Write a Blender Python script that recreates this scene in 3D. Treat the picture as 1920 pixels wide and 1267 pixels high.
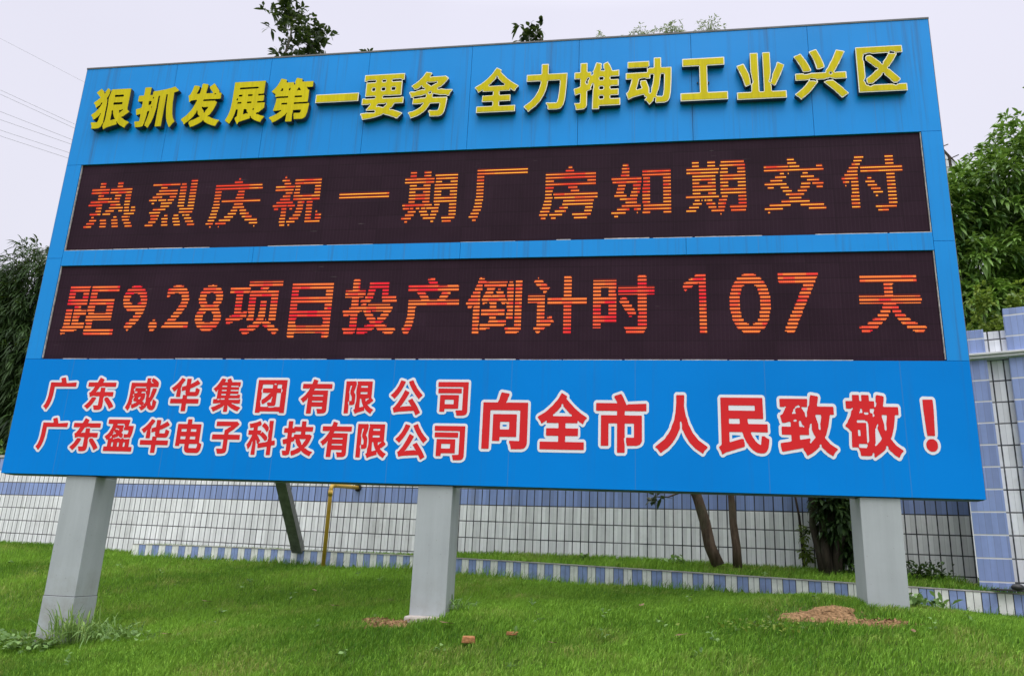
import bpy, bmesh, math, random
import numpy as np
from mathutils import Vector, Matrix
from mathutils.geometry import tessellate_polygon

for o in list(bpy.data.objects):
    bpy.data.objects.remove(o)
scene = bpy.context.scene
COL = scene.collection

# ------------------------------------------------------------------ camera
cam_data = bpy.data.cameras.new('camera')
cam = bpy.data.objects.new('camera', cam_data)
COL.objects.link(cam)
cam.matrix_world = Matrix((
    (0.98806329, 0.00224301, 0.15403218, 1.84421512),
    (0.14871045, -0.27482573, -0.94992422, -7.66808327),
    (0.04020132, 0.96149144, -0.27187878, 1.60401111),
    (0, 0, 0, 1)))
cam_data.sensor_width = 36.0
cam_data.lens = 27.738
cam_data.clip_start = 0.05
cam_data.clip_end = 2000
scene.camera = cam

# ------------------------------------------------------------------ overcast sky
SUN_ELEV, SUN_AZ = math.radians(52), math.radians(168)      # azimuth from +Y, clockwise
world = bpy.data.worlds.new('World')
scene.world = world
world.use_nodes = True
wn, wl = world.node_tree.nodes, world.node_tree.links
wn.clear()
w_out = wn.new('ShaderNodeOutputWorld')
w_sky = wn.new('ShaderNodeTexSky')
w_sky.sky_type = 'NISHITA'
w_sky.sun_disc = False
w_sky.sun_elevation = SUN_ELEV
w_sky.sun_rotation = SUN_AZ
w_sky.air_density = 1.5
w_sky.dust_density = 4.0
w_bg1 = wn.new('ShaderNodeBackground')
w_bg1.inputs[1].default_value = 0.10
wl.new(w_sky.outputs[0], w_bg1.inputs[0])
w_tc = wn.new('ShaderNodeTexCoord')
w_sep = wn.new('ShaderNodeSeparateXYZ')
wl.new(w_tc.outputs['Generated'], w_sep.inputs[0])
w_ramp = wn.new('ShaderNodeValToRGB')
w_ramp.color_ramp.elements[0].position = 0.0
w_ramp.color_ramp.elements[0].color = (0.86, 0.85, 0.94, 1)
w_ramp.color_ramp.elements[1].position = 1.0
w_ramp.color_ramp.elements[1].color = (4.3, 4.28, 4.35, 1)
for p_, c_ in ((0.62, (0.90, 0.885, 1.02, 1)), (0.76, (1.5, 1.48, 1.58, 1))):
    w_ramp.color_ramp.elements.new(p_).color = c_
wl.new(w_sep.outputs[2], w_ramp.inputs[0])
w_noise = wn.new('ShaderNodeTexNoise')
w_noise.inputs['Scale'].default_value = 1.6
w_noise.inputs['Detail'].default_value = 4
wl.new(w_tc.outputs['Generated'], w_noise.inputs['Vector'])
w_mr = wn.new('ShaderNodeMapRange')
w_mr.inputs['To Min'].default_value = 0.89
w_mr.inputs['To Max'].default_value = 1.10
wl.new(w_noise.outputs[0], w_mr.inputs[0])
w_bg2 = wn.new('ShaderNodeBackground')
wl.new(w_ramp.outputs[0], w_bg2.inputs[0])
# the cloud deck is brightest round the hidden sun
w_dot = wn.new('ShaderNodeVectorMath'); w_dot.operation = 'DOT_PRODUCT'
wl.new(w_tc.outputs['Generated'], w_dot.inputs[0])
w_dot.inputs[1].default_value = (math.sin(SUN_AZ) * math.cos(SUN_ELEV), math.cos(SUN_AZ) * math.cos(SUN_ELEV), math.sin(SUN_ELEV))
w_lobe = wn.new('ShaderNodeMapRange'); w_lobe.interpolation_type = 'SMOOTHSTEP'
w_lobe.inputs['From Min'].default_value = 0.25
w_lobe.inputs['From Max'].default_value = 1.0
w_lobe.inputs['To Min'].default_value = 1.0
w_lobe.inputs['To Max'].default_value = 1.5
wl.new(w_dot.outputs['Value'], w_lobe.inputs[0])
w_mul = wn.new('ShaderNodeMath'); w_mul.operation = 'MULTIPLY'
wl.new(w_lobe.outputs[0], w_mul.inputs[0]); wl.new(w_mr.outputs[0], w_mul.inputs[1])
wl.new(w_mul.outputs[0], w_bg2.inputs[1])
w_mix = wn.new('ShaderNodeMixShader')
w_mix.inputs[0].default_value = 0.89
wl.new(w_bg1.outputs[0], w_mix.inputs[1])
wl.new(w_bg2.outputs[0], w_mix.inputs[2])
wl.new(w_mix.outputs[0], w_out.inputs[0])

sun_data = bpy.data.lights.new('sun', 'SUN')
sun_data.energy = 0.7
sun_data.angle = math.radians(30)
sun_data.color = (1.0, 0.97, 0.92)
sun = bpy.data.objects.new('sun', sun_data)
COL.objects.link(sun)
sd = Vector((math.sin(SUN_AZ) * math.cos(SUN_ELEV), math.cos(SUN_AZ) * math.cos(SUN_ELEV), math.sin(SUN_ELEV)))
sun.rotation_euler = (-sd).to_track_quat('-Z', 'Y').to_euler()
sun.location = (0, -10, 30)

scene.view_settings.view_transform = 'Standard'
scene.view_settings.look = 'None'
scene.view_settings.exposure = 0.0
scene.view_settings.gamma = 1.0

# ------------------------------------------------------------------ helpers
def tag(o, label=None, cat=None, group=None, kind=None):
    if label: o['label'] = label
    if cat: o['category'] = cat
    if group: o['group'] = group
    if kind: o['kind'] = kind
    return o

def empty(name, loc, label, cat, group=None):
    o = bpy.data.objects.new(name, None)
    o.empty_display_size = 0.3
    o.location = loc
    COL.objects.link(o)
    return tag(o, label, cat, group)

def world_origin(o):
    p = Vector((0, 0, 0))
    while o is not None:
        p += o.location
        o = o.parent
    return p

class MB:
    """collects polygons (world coordinates) and links them as one mesh object"""
    def __init__(self):
        self.v, self.f, self.m = [], [], []
    def poly(self, pts, mi=0):
        n = len(self.v)
        self.v += [tuple(p) for p in pts]
        self.f.append(tuple(range(n, n + len(pts))))
        self.m.append(mi)
    def box(self, x0, x1, y0, y1, z0, z1, mi=0, rot=None, org=(0, 0, 0)):
        c = [Vector((x, y, z)) for z in (z0, z1) for y in (y0, y1) for x in (x0, x1)]
        if rot is not None:
            c = [rot @ p + Vector(org) for p in c]
        n = len(self.v)
        self.v += [tuple(p) for p in c]
        for q in ((0, 2, 3, 1), (4, 5, 7, 6), (0, 1, 5, 4), (2, 6, 7, 3), (0, 4, 6, 2), (1, 3, 7, 5)):
            self.f.append(tuple(n + i for i in q))
            self.m.append(mi)
    def tube(self, pts, rad, n=8, mi=0, cap=True):
        pts = [Vector(p) for p in pts]
        if not hasattr(rad, '__len__'):
            rad = [rad] * len(pts)
        base = len(self.v)
        ref = None
        for i, p in enumerate(pts):
            d = (pts[min(i + 1, len(pts) - 1)] - pts[max(i - 1, 0)]).normalized()
            if ref is None:
                ref = Vector((0, 0, 1)) if abs(d.z) < 0.9 else Vector((1, 0, 0))
            s = (ref - d * ref.dot(d)).normalized()
            ref = s
            t = d.cross(s)
            for k in range(n):
                a = 2 * math.pi * k / n
                self.v.append(tuple(p + (s * math.cos(a) + t * math.sin(a)) * rad[i]))
        for i in range(len(pts) - 1):
            for k in range(n):
                a, b = base + i * n + k, base + i * n + (k + 1) % n
                self.f.append((a, b, b + n, a + n))
                self.m.append(mi)
        if cap:
            self.f.append(tuple(base + k for k in range(n))[::-1]); self.m.append(mi)
            e = base + (len(pts) - 1) * n
            self.f.append(tuple(e + k for k in range(n))); self.m.append(mi)
    def build(self, name, mats, parent=None, origin=None, bevel=0.0, smooth=False):
        if not isinstance(mats, (list, tuple)):
            mats = [mats]
        org = Vector(origin) if origin is not None else (world_origin(parent) if parent else Vector((0, 0, 0)))
        me = bpy.data.meshes.new(name)
        me.from_pydata([tuple(Vector(p) - org) for p in self.v], [], self.f)
        for m in mats:
            me.materials.append(m)
        me.polygons.foreach_set('material_index', self.m)
        if smooth:
            me.polygons.foreach_set('use_smooth', [True] * len(self.f))
        o = bpy.data.objects.new(name, me)
        COL.objects.link(o)
        if parent:
            o.parent = parent
            o.location = org - world_origin(parent)
        else:
            o.location = org
        bm = bmesh.new(); bm.from_mesh(me)
        bmesh.ops.recalc_face_normals(bm, faces=bm.faces)
        bm.to_mesh(me); bm.free()
        if bevel:
            b = o.modifiers.new('edge', 'BEVEL')
            b.width = bevel; b.segments = 2; b.limit_method = 'ANGLE'
        return o

def np_mesh(name, verts, sizes, loops, mat, attrs=None, parent=None, origin=None, smooth=False):
    """mesh from numpy arrays: verts (n,3), polygon sizes, flat loop indices"""
    org = np.array(origin if origin is not None else (tuple(world_origin(parent)) if parent else (0, 0, 0)), float)
    me = bpy.data.meshes.new(name)
    me.vertices.add(len(verts))
    me.vertices.foreach_set('co', (verts - org).astype(np.float32).ravel())
    me.loops.add(len(loops))
    me.loops.foreach_set('vertex_index', loops.astype(np.int32))
    me.polygons.add(len(sizes))
    st = np.concatenate([[0], np.cumsum(sizes)[:-1]])
    me.polygons.foreach_set('loop_start', st.astype(np.int32))
    me.update(calc_edges=True)
    for k, a in (attrs or {}).items():
        at = me.attributes.new(k, 'FLOAT', 'POINT')
        at.data.foreach_set('value', a.astype(np.float32))
    if smooth:
        me.polygons.foreach_set('use_smooth', np.ones(len(sizes), bool))
    me.materials.append(mat)
    me.validate()
    o = bpy.data.objects.new(name, me)
    COL.objects.link(o)
    if parent:
        o.parent = parent
        o.location = Vector(org) - world_origin(parent)
    else:
        o.location = org
    return o

# ------------------------------------------------------------------ material helpers
class NT:
    def __init__(self, name):
        self.mat = bpy.data.materials.new(name)
        self.mat.use_nodes = True
        self.n, self.l = self.mat.node_tree.nodes, self.mat.node_tree.links
        self.bsdf = self.n['Principled BSDF']
    def put(self, sock, v):
        if hasattr(v, 'is_linked'):
            self.l.new(v, sock)
        elif isinstance(v, (tuple, list)) and len(v) == 3 and sock.type == 'RGBA':
            sock.default_value = (*v, 1)
        else:
            sock.default_value = v
    def math(self, op, a, b=0.0, c=0.0, clamp=False):
        m = self.n.new('ShaderNodeMath'); m.operation = op; m.use_clamp = clamp
        self.put(m.inputs[0], a); self.put(m.inputs[1], b); self.put(m.inputs[2], c)
        return m.outputs[0]
    def mix(self, f, a, b, mode='MIX'):
        m = self.n.new('ShaderNodeMix'); m.data_type = 'RGBA'; m.blend_type = mode
        self.put(m.inputs[0], f); self.put(m.inputs[6], a); self.put(m.inputs[7], b)
        return m.outputs[2]
    def obj(self):
        t = self.n.new('ShaderNodeTexCoord')
        return t.outputs['Object']
    def xyz(self, v=None):
        s = self.n.new('ShaderNodeSeparateXYZ'); self.l.new(v or self.obj(), s.inputs[0])
        return s.outputs
    def vec(self, x, y, z):
        c = self.n.new('ShaderNodeCombineXYZ')
        for i, q in enumerate((x, y, z)): self.put(c.inputs[i], q)
        return c.outputs[0]
    def noise(self, scale, detail=3, rough=0.5, vec=None, stretch=None):
        t = self.n.new('ShaderNodeTexNoise')
        t.inputs['Scale'].default_value = scale
        t.inputs['Detail'].default_value = detail
        t.inputs['Roughness'].default_value = rough
        v = vec or self.obj()
        if stretch:
            mp = self.n.new('ShaderNodeMapping'); mp.inputs['Scale'].default_value = stretch
            self.l.new(v, mp.inputs[0]); v = mp.outputs[0]
        self.l.new(v, t.inputs['Vector'])
        return t.outputs[0]
    def range(self, v, a, b, c=0.0, d=1.0):
        m = self.n.new('ShaderNodeMapRange')
        self.put(m.inputs[0], v)
        for i, q in enumerate((a, b, c, d)): m.inputs[i + 1].default_value = q
        return m.outputs[0]
    def attr(self, name):
        a = self.n.new('ShaderNodeAttribute'); a.attribute_name = name
        return a.outputs['Fac']
    def white(self, vec):
        w = self.n.new('ShaderNodeTexWhiteNoise'); w.noise_dimensions = '3D'
        self.l.new(vec, w.inputs['Vector'])
        return w.outputs['Value']
    def bump(self, h, strength=0.3, dist=0.01):
        b = self.n.new('ShaderNodeBump')
        b.inputs['Strength'].default_value = strength; b.inputs['Distance'].default_value = dist
        self.l.new(h, b.inputs['Height']); self.l.new(b.outputs[0], self.bsdf.inputs['Normal'])
    def done(self, col, rough=0.6, metal=0.0, spec=0.5):
        self.put(self.bsdf.inputs['Base Color'], col)
        self.put(self.bsdf.inputs['Roughness'], rough)
        self.bsdf.inputs['Metallic'].default_value = metal
        self.bsdf.inputs['Specular IOR Level'].default_value = spec
        return self.mat

def simple(name, col, rough=0.6, var=0.12, scale=6.0, metal=0.0, spec=0.5, bump=0.0):
    t = NT(name)
    n = t.noise(scale, 5, 0.6)
    f = t.range(n, 0.3, 0.7, 1 - var, 1 + var)
    c = t.mix(1.0, col, t.vec(f, f, f), 'MULTIPLY')
    if bump: t.bump(n, bump, 0.01)
    return t.done(c, rough, metal, spec)
KERB_EDGES = [(-6.923, 5.562, 1.638), (-6.771, 5.524, 1.64), (-6.62, 5.486, 1.641), (-6.47, 5.447, 1.642), (-6.322, 5.409, 1.643), (-6.174, 5.372, 1.644), (-6.028, 5.334, 1.645), (-5.882, 5.296, 1.646), (-5.738, 5.258, 1.646), (-5.595, 5.221, 1.647), (-5.453, 5.183, 1.648), (-5.312, 5.146, 1.648), (-5.172, 5.108, 1.648), (-5.033, 5.071, 1.649), (-4.895, 5.034, 1.649), (-4.758, 4.997, 1.649), (-4.622, 4.96, 1.649), (-4.488, 4.923, 1.649), (-4.354, 4.886, 1.649), (-4.221, 4.85, 1.649), (-4.09, 4.813, 1.649), (-3.959, 4.776, 1.649), (-3.829, 4.74, 1.649), (-3.701, 4.704, 1.648), (-3.573, 4.667, 1.648), (-3.446, 4.631, 1.647), (-3.321, 4.595, 1.647), (-3.196, 4.559, 1.646), (-3.072, 4.523, 1.646), (-2.95, 4.488, 1.645), (-2.828, 4.452, 1.645), (-2.707, 4.417, 1.644), (-2.587, 4.381, 1.643), (-2.469, 4.346, 1.642), (-2.351, 4.311, 1.641), (-2.234, 4.276, 1.641), (-2.118, 4.241, 1.64), (-2.002, 4.206, 1.639), (-1.888, 4.171, 1.638), (-1.775, 4.137, 1.637), (-1.663, 4.102, 1.636), (-1.551, 4.068, 1.634), (-1.441, 4.034, 1.633), (-1.331, 4.0, 1.632), (-1.222, 3.966, 1.631), (-1.114, 3.932, 1.63), (-1.007, 3.899, 1.628), (-0.901, 3.865, 1.627), (-0.796, 3.832, 1.626), (-0.691, 3.799, 1.625), (-0.599, 3.769, 1.623), (-0.49, 3.734, 1.622), (-0.379, 3.699, 1.62), (-0.272, 3.664, 1.619), (-0.161, 3.628, 1.617), (-0.05, 3.592, 1.616), (0.071, 3.552, 1.614), (0.179, 3.517, 1.612), (0.289, 3.481, 1.61), (0.404, 3.442, 1.609), (0.526, 3.402, 1.607), (0.63, 3.368, 1.605), (0.751, 3.327, 1.603), (0.853, 3.293, 1.601), (0.983, 3.249, 1.599), (1.092, 3.212, 1.597), (1.219, 3.169, 1.594), (1.328, 3.132, 1.592), (1.45, 3.091, 1.59), (1.563, 3.052, 1.588), (1.689, 3.009, 1.586), (1.801, 2.971, 1.583), (1.927, 2.928, 1.581), (2.042, 2.888, 1.579), (2.173, 2.843, 1.576), (2.29, 2.803, 1.573), (2.419, 2.758, 1.571), (2.541, 2.716, 1.568), (2.663, 2.674, 1.566), (2.787, 2.631, 1.563), (2.918, 2.586, 1.56), (3.05, 2.541, 1.557), (3.174, 2.498, 1.555), (3.296, 2.456, 1.552), (3.426, 2.412, 1.549), (3.547, 2.371, 1.546), (3.685, 2.325, 1.543), (3.818, 2.28, 1.54), (3.951, 2.236, 1.537), (4.083, 2.192, 1.534), (4.216, 2.149, 1.531), (4.333, 2.111, 1.529), (4.474, 2.066, 1.526), (4.618, 2.021, 1.523), (4.76, 1.977, 1.52), (4.9, 1.935, 1.517), (5.044, 1.893, 1.514), (5.176, 1.855, 1.511), (5.326, 1.813, 1.508), (5.469, 1.775, 1.505), (5.611, 1.738, 1.502), (5.752, 1.703, 1.5), (5.891, 1.67, 1.497), (6.034, 1.638, 1.495)]
# outlines of the lettering: x, y pairs on a 0..255 square, first the letter then its border or face
RAISED_GLYPHS = {
'狠': ([[104,246,102,243,102,232,96,203,95,198,93,197,98,148,98,63,96,45,91,38,89,16,94,9,95,3,101,0,104,3,123,12,176,26,178,28,178,34,174,38,177,44,181,41,183,35,199,21,233,3,242,20,255,33,255,37,224,51,211,62,204,64,200,68,202,73,211,73,244,99,244,102,229,116,229,243,227,246],[19,7,49,6,64,8,72,12,79,19,81,27,84,31,87,43,88,157,86,180,83,189,81,190,81,196,87,203,93,219,94,243,77,255,72,250,68,241,66,240,64,235,64,226,60,221,55,227,55,234,34,254,7,233,7,228,11,226,37,199,35,193,30,193,19,182,2,170,2,164,13,153,19,139,23,135,28,141,40,149,47,156,48,163,54,169,57,167,57,163,56,156,53,154,50,144,39,130,39,128,22,109,6,98,0,92,0,88,7,83,18,64,28,64,53,87,56,99,58,101,62,99,57,79,55,78,54,61,50,47,48,44,10,45,8,43,8,40,17,22,17,9],[131,114,135,114,139,111,142,95,154,70,162,62,160,56,154,58,136,52,131,55,131,98,129,105,129,112],[202,115,202,112,191,105,182,94,179,97,179,105,176,111,178,116,180,114,190,114,198,118],[131,151,131,161,133,163,189,163,191,161,191,151,189,149,133,149],[131,199,131,207,133,210,189,210,191,207,191,199,189,197,133,197]],
 [[106,241,106,232,101,203,97,196,103,148,103,63,101,45,95,37,94,31,94,16,98,9,98,6,101,5,102,7,123,16,173,30,170,42,177,49,180,48,185,43,187,37,201,24,232,9,238,22,251,35,221,48,209,58,201,61,196,68,196,71,200,77,212,79,239,100,225,116,225,241],[25,10,49,10,69,15,75,20,83,43,84,157,82,180,76,190,76,196,84,205,88,219,89,242,81,247,79,249,75,248,72,239,68,235,68,226,66,221,60,217,53,222,50,233,35,248,31,248,29,245,27,245,25,241,22,241,11,232,11,229,13,229,41,199,41,196,37,190,31,189,21,178,7,169,7,165,17,155,22,141,42,157,45,165,51,172,57,172,60,169,62,163,60,156,57,153,54,142,42,128,42,126,25,106,22,106,17,99,8,94,4,90,13,80,19,69,27,69,49,90,51,99,56,105,62,105,66,99,62,79,59,77,57,54,54,44,48,40,12,41,21,22,21,12],[131,119,135,119,142,113,147,95,158,72,167,62,166,56,160,51,154,54,133,48,126,55,126,98,124,112],[207,115,206,109,193,101,185,91,181,90,176,94,174,105,171,111,171,114,176,120,179,121,181,119,190,119,192,121,200,122],[126,151,126,161,133,168,189,168,196,161,196,151,189,144,133,144],[126,199,126,207,133,214,189,214,196,207,196,199,189,192,133,192]]),
'抓': ([[37,255,34,253,34,207,32,205,6,205,3,203,3,171,6,168,32,168,34,166,34,131,31,128,2,121,0,118,7,89,10,83,31,90,34,88,34,47,32,44,7,44,5,42,5,36,11,23,13,11,15,9,46,9,59,13,64,17,63,25,66,28,73,81,73,102,85,107,87,105,87,97,77,42,73,36,73,17,83,11,93,2,97,6,105,27,110,34,119,65,127,118,128,196,136,199,138,197,138,10,141,8,174,8,176,10,176,203,178,205,184,205,186,203,189,130,199,64,208,36,226,2,230,0,246,23,255,31,255,36,242,56,234,81,231,99,225,145,223,212,226,215,247,221,249,227,241,235,239,235,224,250,218,250,204,245,172,238,117,230,95,229,90,225,90,207,88,205,75,205,73,207,73,253,71,255],[97,124,94,126,94,132,96,134,99,132,99,126],[75,142,73,145,73,166,75,168,88,168,90,166,90,148,86,145],[96,181,94,183,94,191,97,194,101,190,101,184]],
 [[39,250,38,205,32,200,8,200,8,173,32,173,39,166,38,129,31,123,5,116,13,88,31,94,34,93,39,88,38,44,32,40,9,40,9,36,16,23,17,14,46,14,59,18,58,25,62,28,69,81,69,102,73,108,85,112,91,105,91,97,81,42,78,36,78,18,86,15,90,9,94,9,109,44,119,89,123,139,123,196,128,201,136,204,143,197,143,13,172,13,172,203,176,208,184,209,191,203,193,130,204,64,213,36,229,7,231,7,238,19,250,32,250,35,238,56,236,67,230,81,230,88,226,99,221,145,218,212,224,219,245,225,239,231,237,231,223,246,218,246,204,240,172,233,117,225,95,224,94,205,88,200,75,200,69,207,69,250],[97,120,94,121,89,126,90,134,96,139,99,138,104,132,103,124],[75,138,69,145,69,166,75,173,88,173,95,166,95,148,90,142],[96,176,89,183,89,191,94,197,97,198,104,192,105,184,99,178]]),
'发': ([[234,0,246,21,255,29,253,34,227,39,203,47,184,57,178,55,175,57,175,61,180,65,183,65,191,74,193,79,203,92,216,119,222,140,205,149,130,149,128,152,128,156,131,160,239,159,242,161,242,193,239,195,228,195,226,198,227,204,185,253,160,235,160,226,185,199,185,195,183,193,177,195,142,195,140,198,140,206,145,232,145,247,140,250,113,255,109,255,105,249,103,224,98,198,95,195,81,195,79,193,76,199,81,206,88,225,89,239,86,241,53,247,50,242,44,218,33,193,22,186,29,169,32,153,37,148,47,157,81,160,85,157,85,154,70,119,57,99,28,68,3,52,0,48,0,44,16,30,23,18,26,18,34,26,50,36,60,46,62,46,81,65,81,68,93,82,94,94,99,96,103,91,104,78,115,65,119,65,122,62,122,59,120,56,112,56,88,44,63,37,55,31,54,22,62,13,68,0,91,6,116,16,142,30,146,37,151,37,157,29,181,16,212,5],[125,115,129,117,133,114,162,114,167,117,170,111,162,99,153,90,153,84,147,79,143,84,143,90,125,111],[197,188,200,194,206,194,208,192,206,186,200,186]],
 [[233,5,239,18,249,30,227,34,203,42,184,53,177,51,171,57,172,63,187,76,190,82,200,94,212,119,217,139,205,145,130,145,124,149,123,156,131,164,237,163,237,191,228,191,223,195,223,203,220,206,220,208,185,247,165,235,164,227,188,201,188,193,183,188,177,191,142,191,135,198,135,206,141,232,141,245,111,250,105,211,101,195,95,191,82,191,79,188,73,193,72,199,79,211,84,230,84,237,54,242,52,229,43,204,37,191,32,186,27,184,33,169,35,156,39,155,44,161,52,163,83,164,89,160,90,154,73,117,71,116,60,96,54,92,49,83,43,77,41,77,30,64,10,52,4,47,4,45,19,32,23,24,27,24,32,30,48,39,58,49,60,49,78,68,78,70,89,83,89,92,91,96,94,100,99,101,105,95,108,91,108,80,116,70,121,69,125,64,126,59,120,52,112,52,88,39,61,31,59,29,59,23,65,15,69,5,91,10,93,13,116,21,140,33,141,37,146,41,153,40,160,32,181,21,212,9],[121,115,128,122,134,118,162,118,167,122,173,117,174,111,165,96,157,88,156,82,147,75,140,82,139,88,124,106],[193,188,194,194,200,199,206,199,213,192,212,186,206,181,200,181]]),
'展': ([[30,255,28,253,28,138,25,100,20,77,13,55,0,30,0,25,31,5,46,35,48,37,57,65,61,86,63,89,73,89,75,86,75,52,74,48,63,39,63,32,83,0,86,2,92,14,161,32,163,34,163,39,161,41,163,47,167,45,171,37,184,27,206,17,235,7,243,22,255,35,255,40,253,42,226,48,215,54,202,54,200,57,200,61,203,65,216,66,233,80,238,83,243,89,248,91,248,122,246,124,199,123,197,125,197,131,199,133,236,133,238,136,238,165,236,168,199,166,197,169,197,175,199,177,231,177,234,179,234,253,231,255],[116,89,129,89,134,84,139,71,146,66,146,63,144,60,137,63,116,57,113,59,113,86],[175,79,173,81,173,87,175,90,182,91,184,89,183,83],[65,125,65,129,69,133,90,133,92,131,92,125,90,123,67,123],[129,125,129,131,131,133,157,133,160,131,160,125,157,123,131,123],[63,142,56,146,56,152,62,157,65,155,65,144],[67,169,67,175,70,177,90,177,92,175,92,169,90,166,70,166],[129,169,129,175,131,177,157,177,160,175,160,169,157,166,131,166],[67,212,67,218,70,221,192,221,194,218,194,212,192,210,70,210]],
 [[33,250,33,138,29,100,25,77,18,55,4,30,4,26,16,21,30,11,45,40,53,65,57,89,63,93,73,93,80,86,80,52,78,46,67,38,67,33,83,7,86,14,92,19,157,35,158,39,156,41,156,45,163,52,167,51,171,47,173,40,175,40,186,31,206,21,234,13,239,25,251,38,226,44,215,50,202,50,197,54,195,61,203,70,213,70,244,93,244,119,199,118,192,125,193,133,199,138,234,138,234,163,199,162,192,169,193,177,199,182,229,182,229,250],[113,92,131,92,137,86,143,73,149,68,149,60,144,55,137,58,117,52,113,53,109,59,109,86],[175,74,170,79,169,87,173,93,182,96,188,91,189,85,183,77],[56,94,53,96,48,102,49,107,55,112,58,111,63,105,62,99],[61,125,63,133,69,138,90,138,97,131,95,123,90,118,67,118],[125,125,126,133,131,138,157,138,164,131,163,123,157,118,131,118],[63,137,56,140,52,146,53,155,62,162,65,161,70,155,70,144],[63,169,64,177,70,182,90,182,97,175,95,166,90,162,70,162],[125,169,126,177,131,182,157,182,164,175,163,166,157,162,131,162],[63,212,64,221,70,225,192,225,199,218,198,210,192,205,70,205]]),
'第': ([[255,229,253,231,186,231,184,233,185,246,183,248,149,255,147,253,142,236,139,232,139,229,144,224,144,221,141,216,136,215,134,217,134,229,132,231,86,231,84,233,86,245,83,248,55,255,51,255,48,252,44,240,31,216,26,210,23,205,0,183,0,180,26,165,26,150,28,148,36,148,40,150,106,150,108,148,108,142,106,140,37,140,35,137,33,113,24,70,28,67,65,69,73,71,76,65,49,48,5,30,5,26,19,15,29,0,50,8,82,25,95,37,101,39,111,53,114,50,114,47,111,41,109,5,112,2,147,2,149,5,147,47,149,49,149,65,151,67,198,67,200,65,199,55,194,48,160,49,157,47,157,32,160,29,161,16,163,14,211,14,222,18,232,27,239,48,245,101,242,103,233,103,231,101,151,101,149,103,149,109,151,111,233,111,235,113,235,180,225,184,221,193,218,196,218,199,221,201,224,198,253,198,255,200],[70,103,70,106,73,111,106,111,108,109,108,103,106,101,72,101],[149,142,149,148,151,150,193,150,196,148,196,142,193,140,151,140],[183,181,179,178,176,182,164,182,160,178,157,184,161,186,167,198,172,198,183,184],[68,198,70,196,70,184,68,182,59,182,56,180,54,185,58,189,59,196,62,198],[115,198,118,196,116,184,111,182,106,186,106,192,111,198]],
 [[250,226,186,226,179,233,180,244,151,250,147,236,143,231,148,226,149,221,143,213,136,210,129,217,129,226,86,226,79,233,82,244,55,250,51,249,49,240,35,214,29,208,27,202,5,181,22,173,29,167,30,152,36,152,40,154,106,154,112,150,113,142,106,135,40,135,37,113,29,73,65,73,73,75,79,71,80,65,76,59,73,59,62,50,52,47,51,45,29,34,10,29,10,26,13,26,22,17,30,5,47,13,50,13,79,29,93,40,99,42,102,46,105,53,111,57,114,56,119,50,115,41,114,7,144,7,142,47,144,49,144,65,151,72,198,72,205,65,203,51,194,43,162,45,162,32,164,29,165,18,211,18,220,22,228,30,234,48,240,98,233,98,231,96,151,96,146,101,144,109,151,115,231,115,231,177,227,177,221,182,218,191,213,196,213,199,220,206,225,202,250,202],[65,103,68,111,73,115,106,115,113,109,112,101,106,96,72,96],[144,142,146,150,151,154,193,154,200,148,199,140,193,135,151,135],[187,181,180,174,175,177,164,177,160,174,154,178,153,184,157,189,161,198,164,201,172,202,179,197,179,194,186,186],[68,202,75,196,75,184,70,178,56,175,50,180,49,185,55,191,55,196,59,201],[114,177,108,178,101,186,102,194,111,202,118,201,122,196,121,184]]),
'一': ([[255,12,255,243,253,255,2,255,0,243,0,12,2,0,253,0]],
 [[5,24,250,24,250,231,5,231]]),
'要': ([[249,255,8,255,6,253,6,220,8,217,18,217,20,215,28,222,74,222,77,220,77,214,74,211,24,211,22,214,19,211,19,132,21,130,80,130,83,124,77,119,24,119,21,121,5,121,2,119,2,87,5,85,44,85,52,89,54,83,32,58,32,55,35,51,83,51,87,47,87,42,84,39,39,41,2,38,0,35,0,30,7,22,15,1,47,4,91,11,129,22,133,26,137,26,138,28,144,28,150,24,171,19,207,7,218,1,227,0,237,12,240,12,249,23,254,26,254,30,251,33,235,38,233,40,191,53,184,53,182,51,178,53,178,57,182,61,185,61,192,68,203,85,253,85,255,87,255,119,253,121,237,121,235,119,130,119,128,121,128,125,132,132,164,130,237,130,240,132,240,211,237,214,235,211,179,211,177,214,177,220,179,222,230,222,238,215,241,217,249,217,251,220,251,253],[153,86,153,83,136,67,105,75,99,72,96,74,96,78,105,86,140,85,150,89],[59,164,59,176,61,178,74,178,77,176,77,164,74,162,61,162],[117,164,117,176,119,178,136,178,138,176,138,164,136,162,119,162],[177,164,177,176,179,178,197,178,200,176,200,164,197,162,179,162],[117,214,117,220,119,222,136,222,138,220,138,214,136,211,119,211]],
 [[247,250,11,250,11,222,20,221,28,227,74,227,81,220,80,211,74,206,24,206,24,135,80,135,86,130,87,124,77,114,24,114,21,117,7,117,7,90,44,90,52,94,58,89,59,83,37,56,83,56,87,53,92,47,91,40,84,34,39,36,5,33,11,24,18,6,47,8,91,16,129,27,138,33,144,33,146,30,171,24,225,5,235,16,237,16,247,27,249,27,246,30,191,49,184,49,181,46,175,51,174,57,179,64,184,66,189,70,196,84,203,90,250,90,250,117,237,117,235,114,130,114,123,121,126,132,132,137,164,135,235,135,235,206,179,206,174,211,172,220,179,227,230,227,238,221,247,222],[158,86,157,80,136,62,105,70,98,67,91,74,92,80,105,91,140,90,151,94],[55,162,54,176,59,182,74,183,80,178,81,164,77,158,61,157],[112,164,112,176,119,183,136,183,143,176,143,164,136,157,119,157],[172,164,172,176,179,183,197,183,204,176,204,164,197,157,179,157],[112,214,113,222,119,227,136,227,143,220,142,211,136,206,119,206]]),
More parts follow.
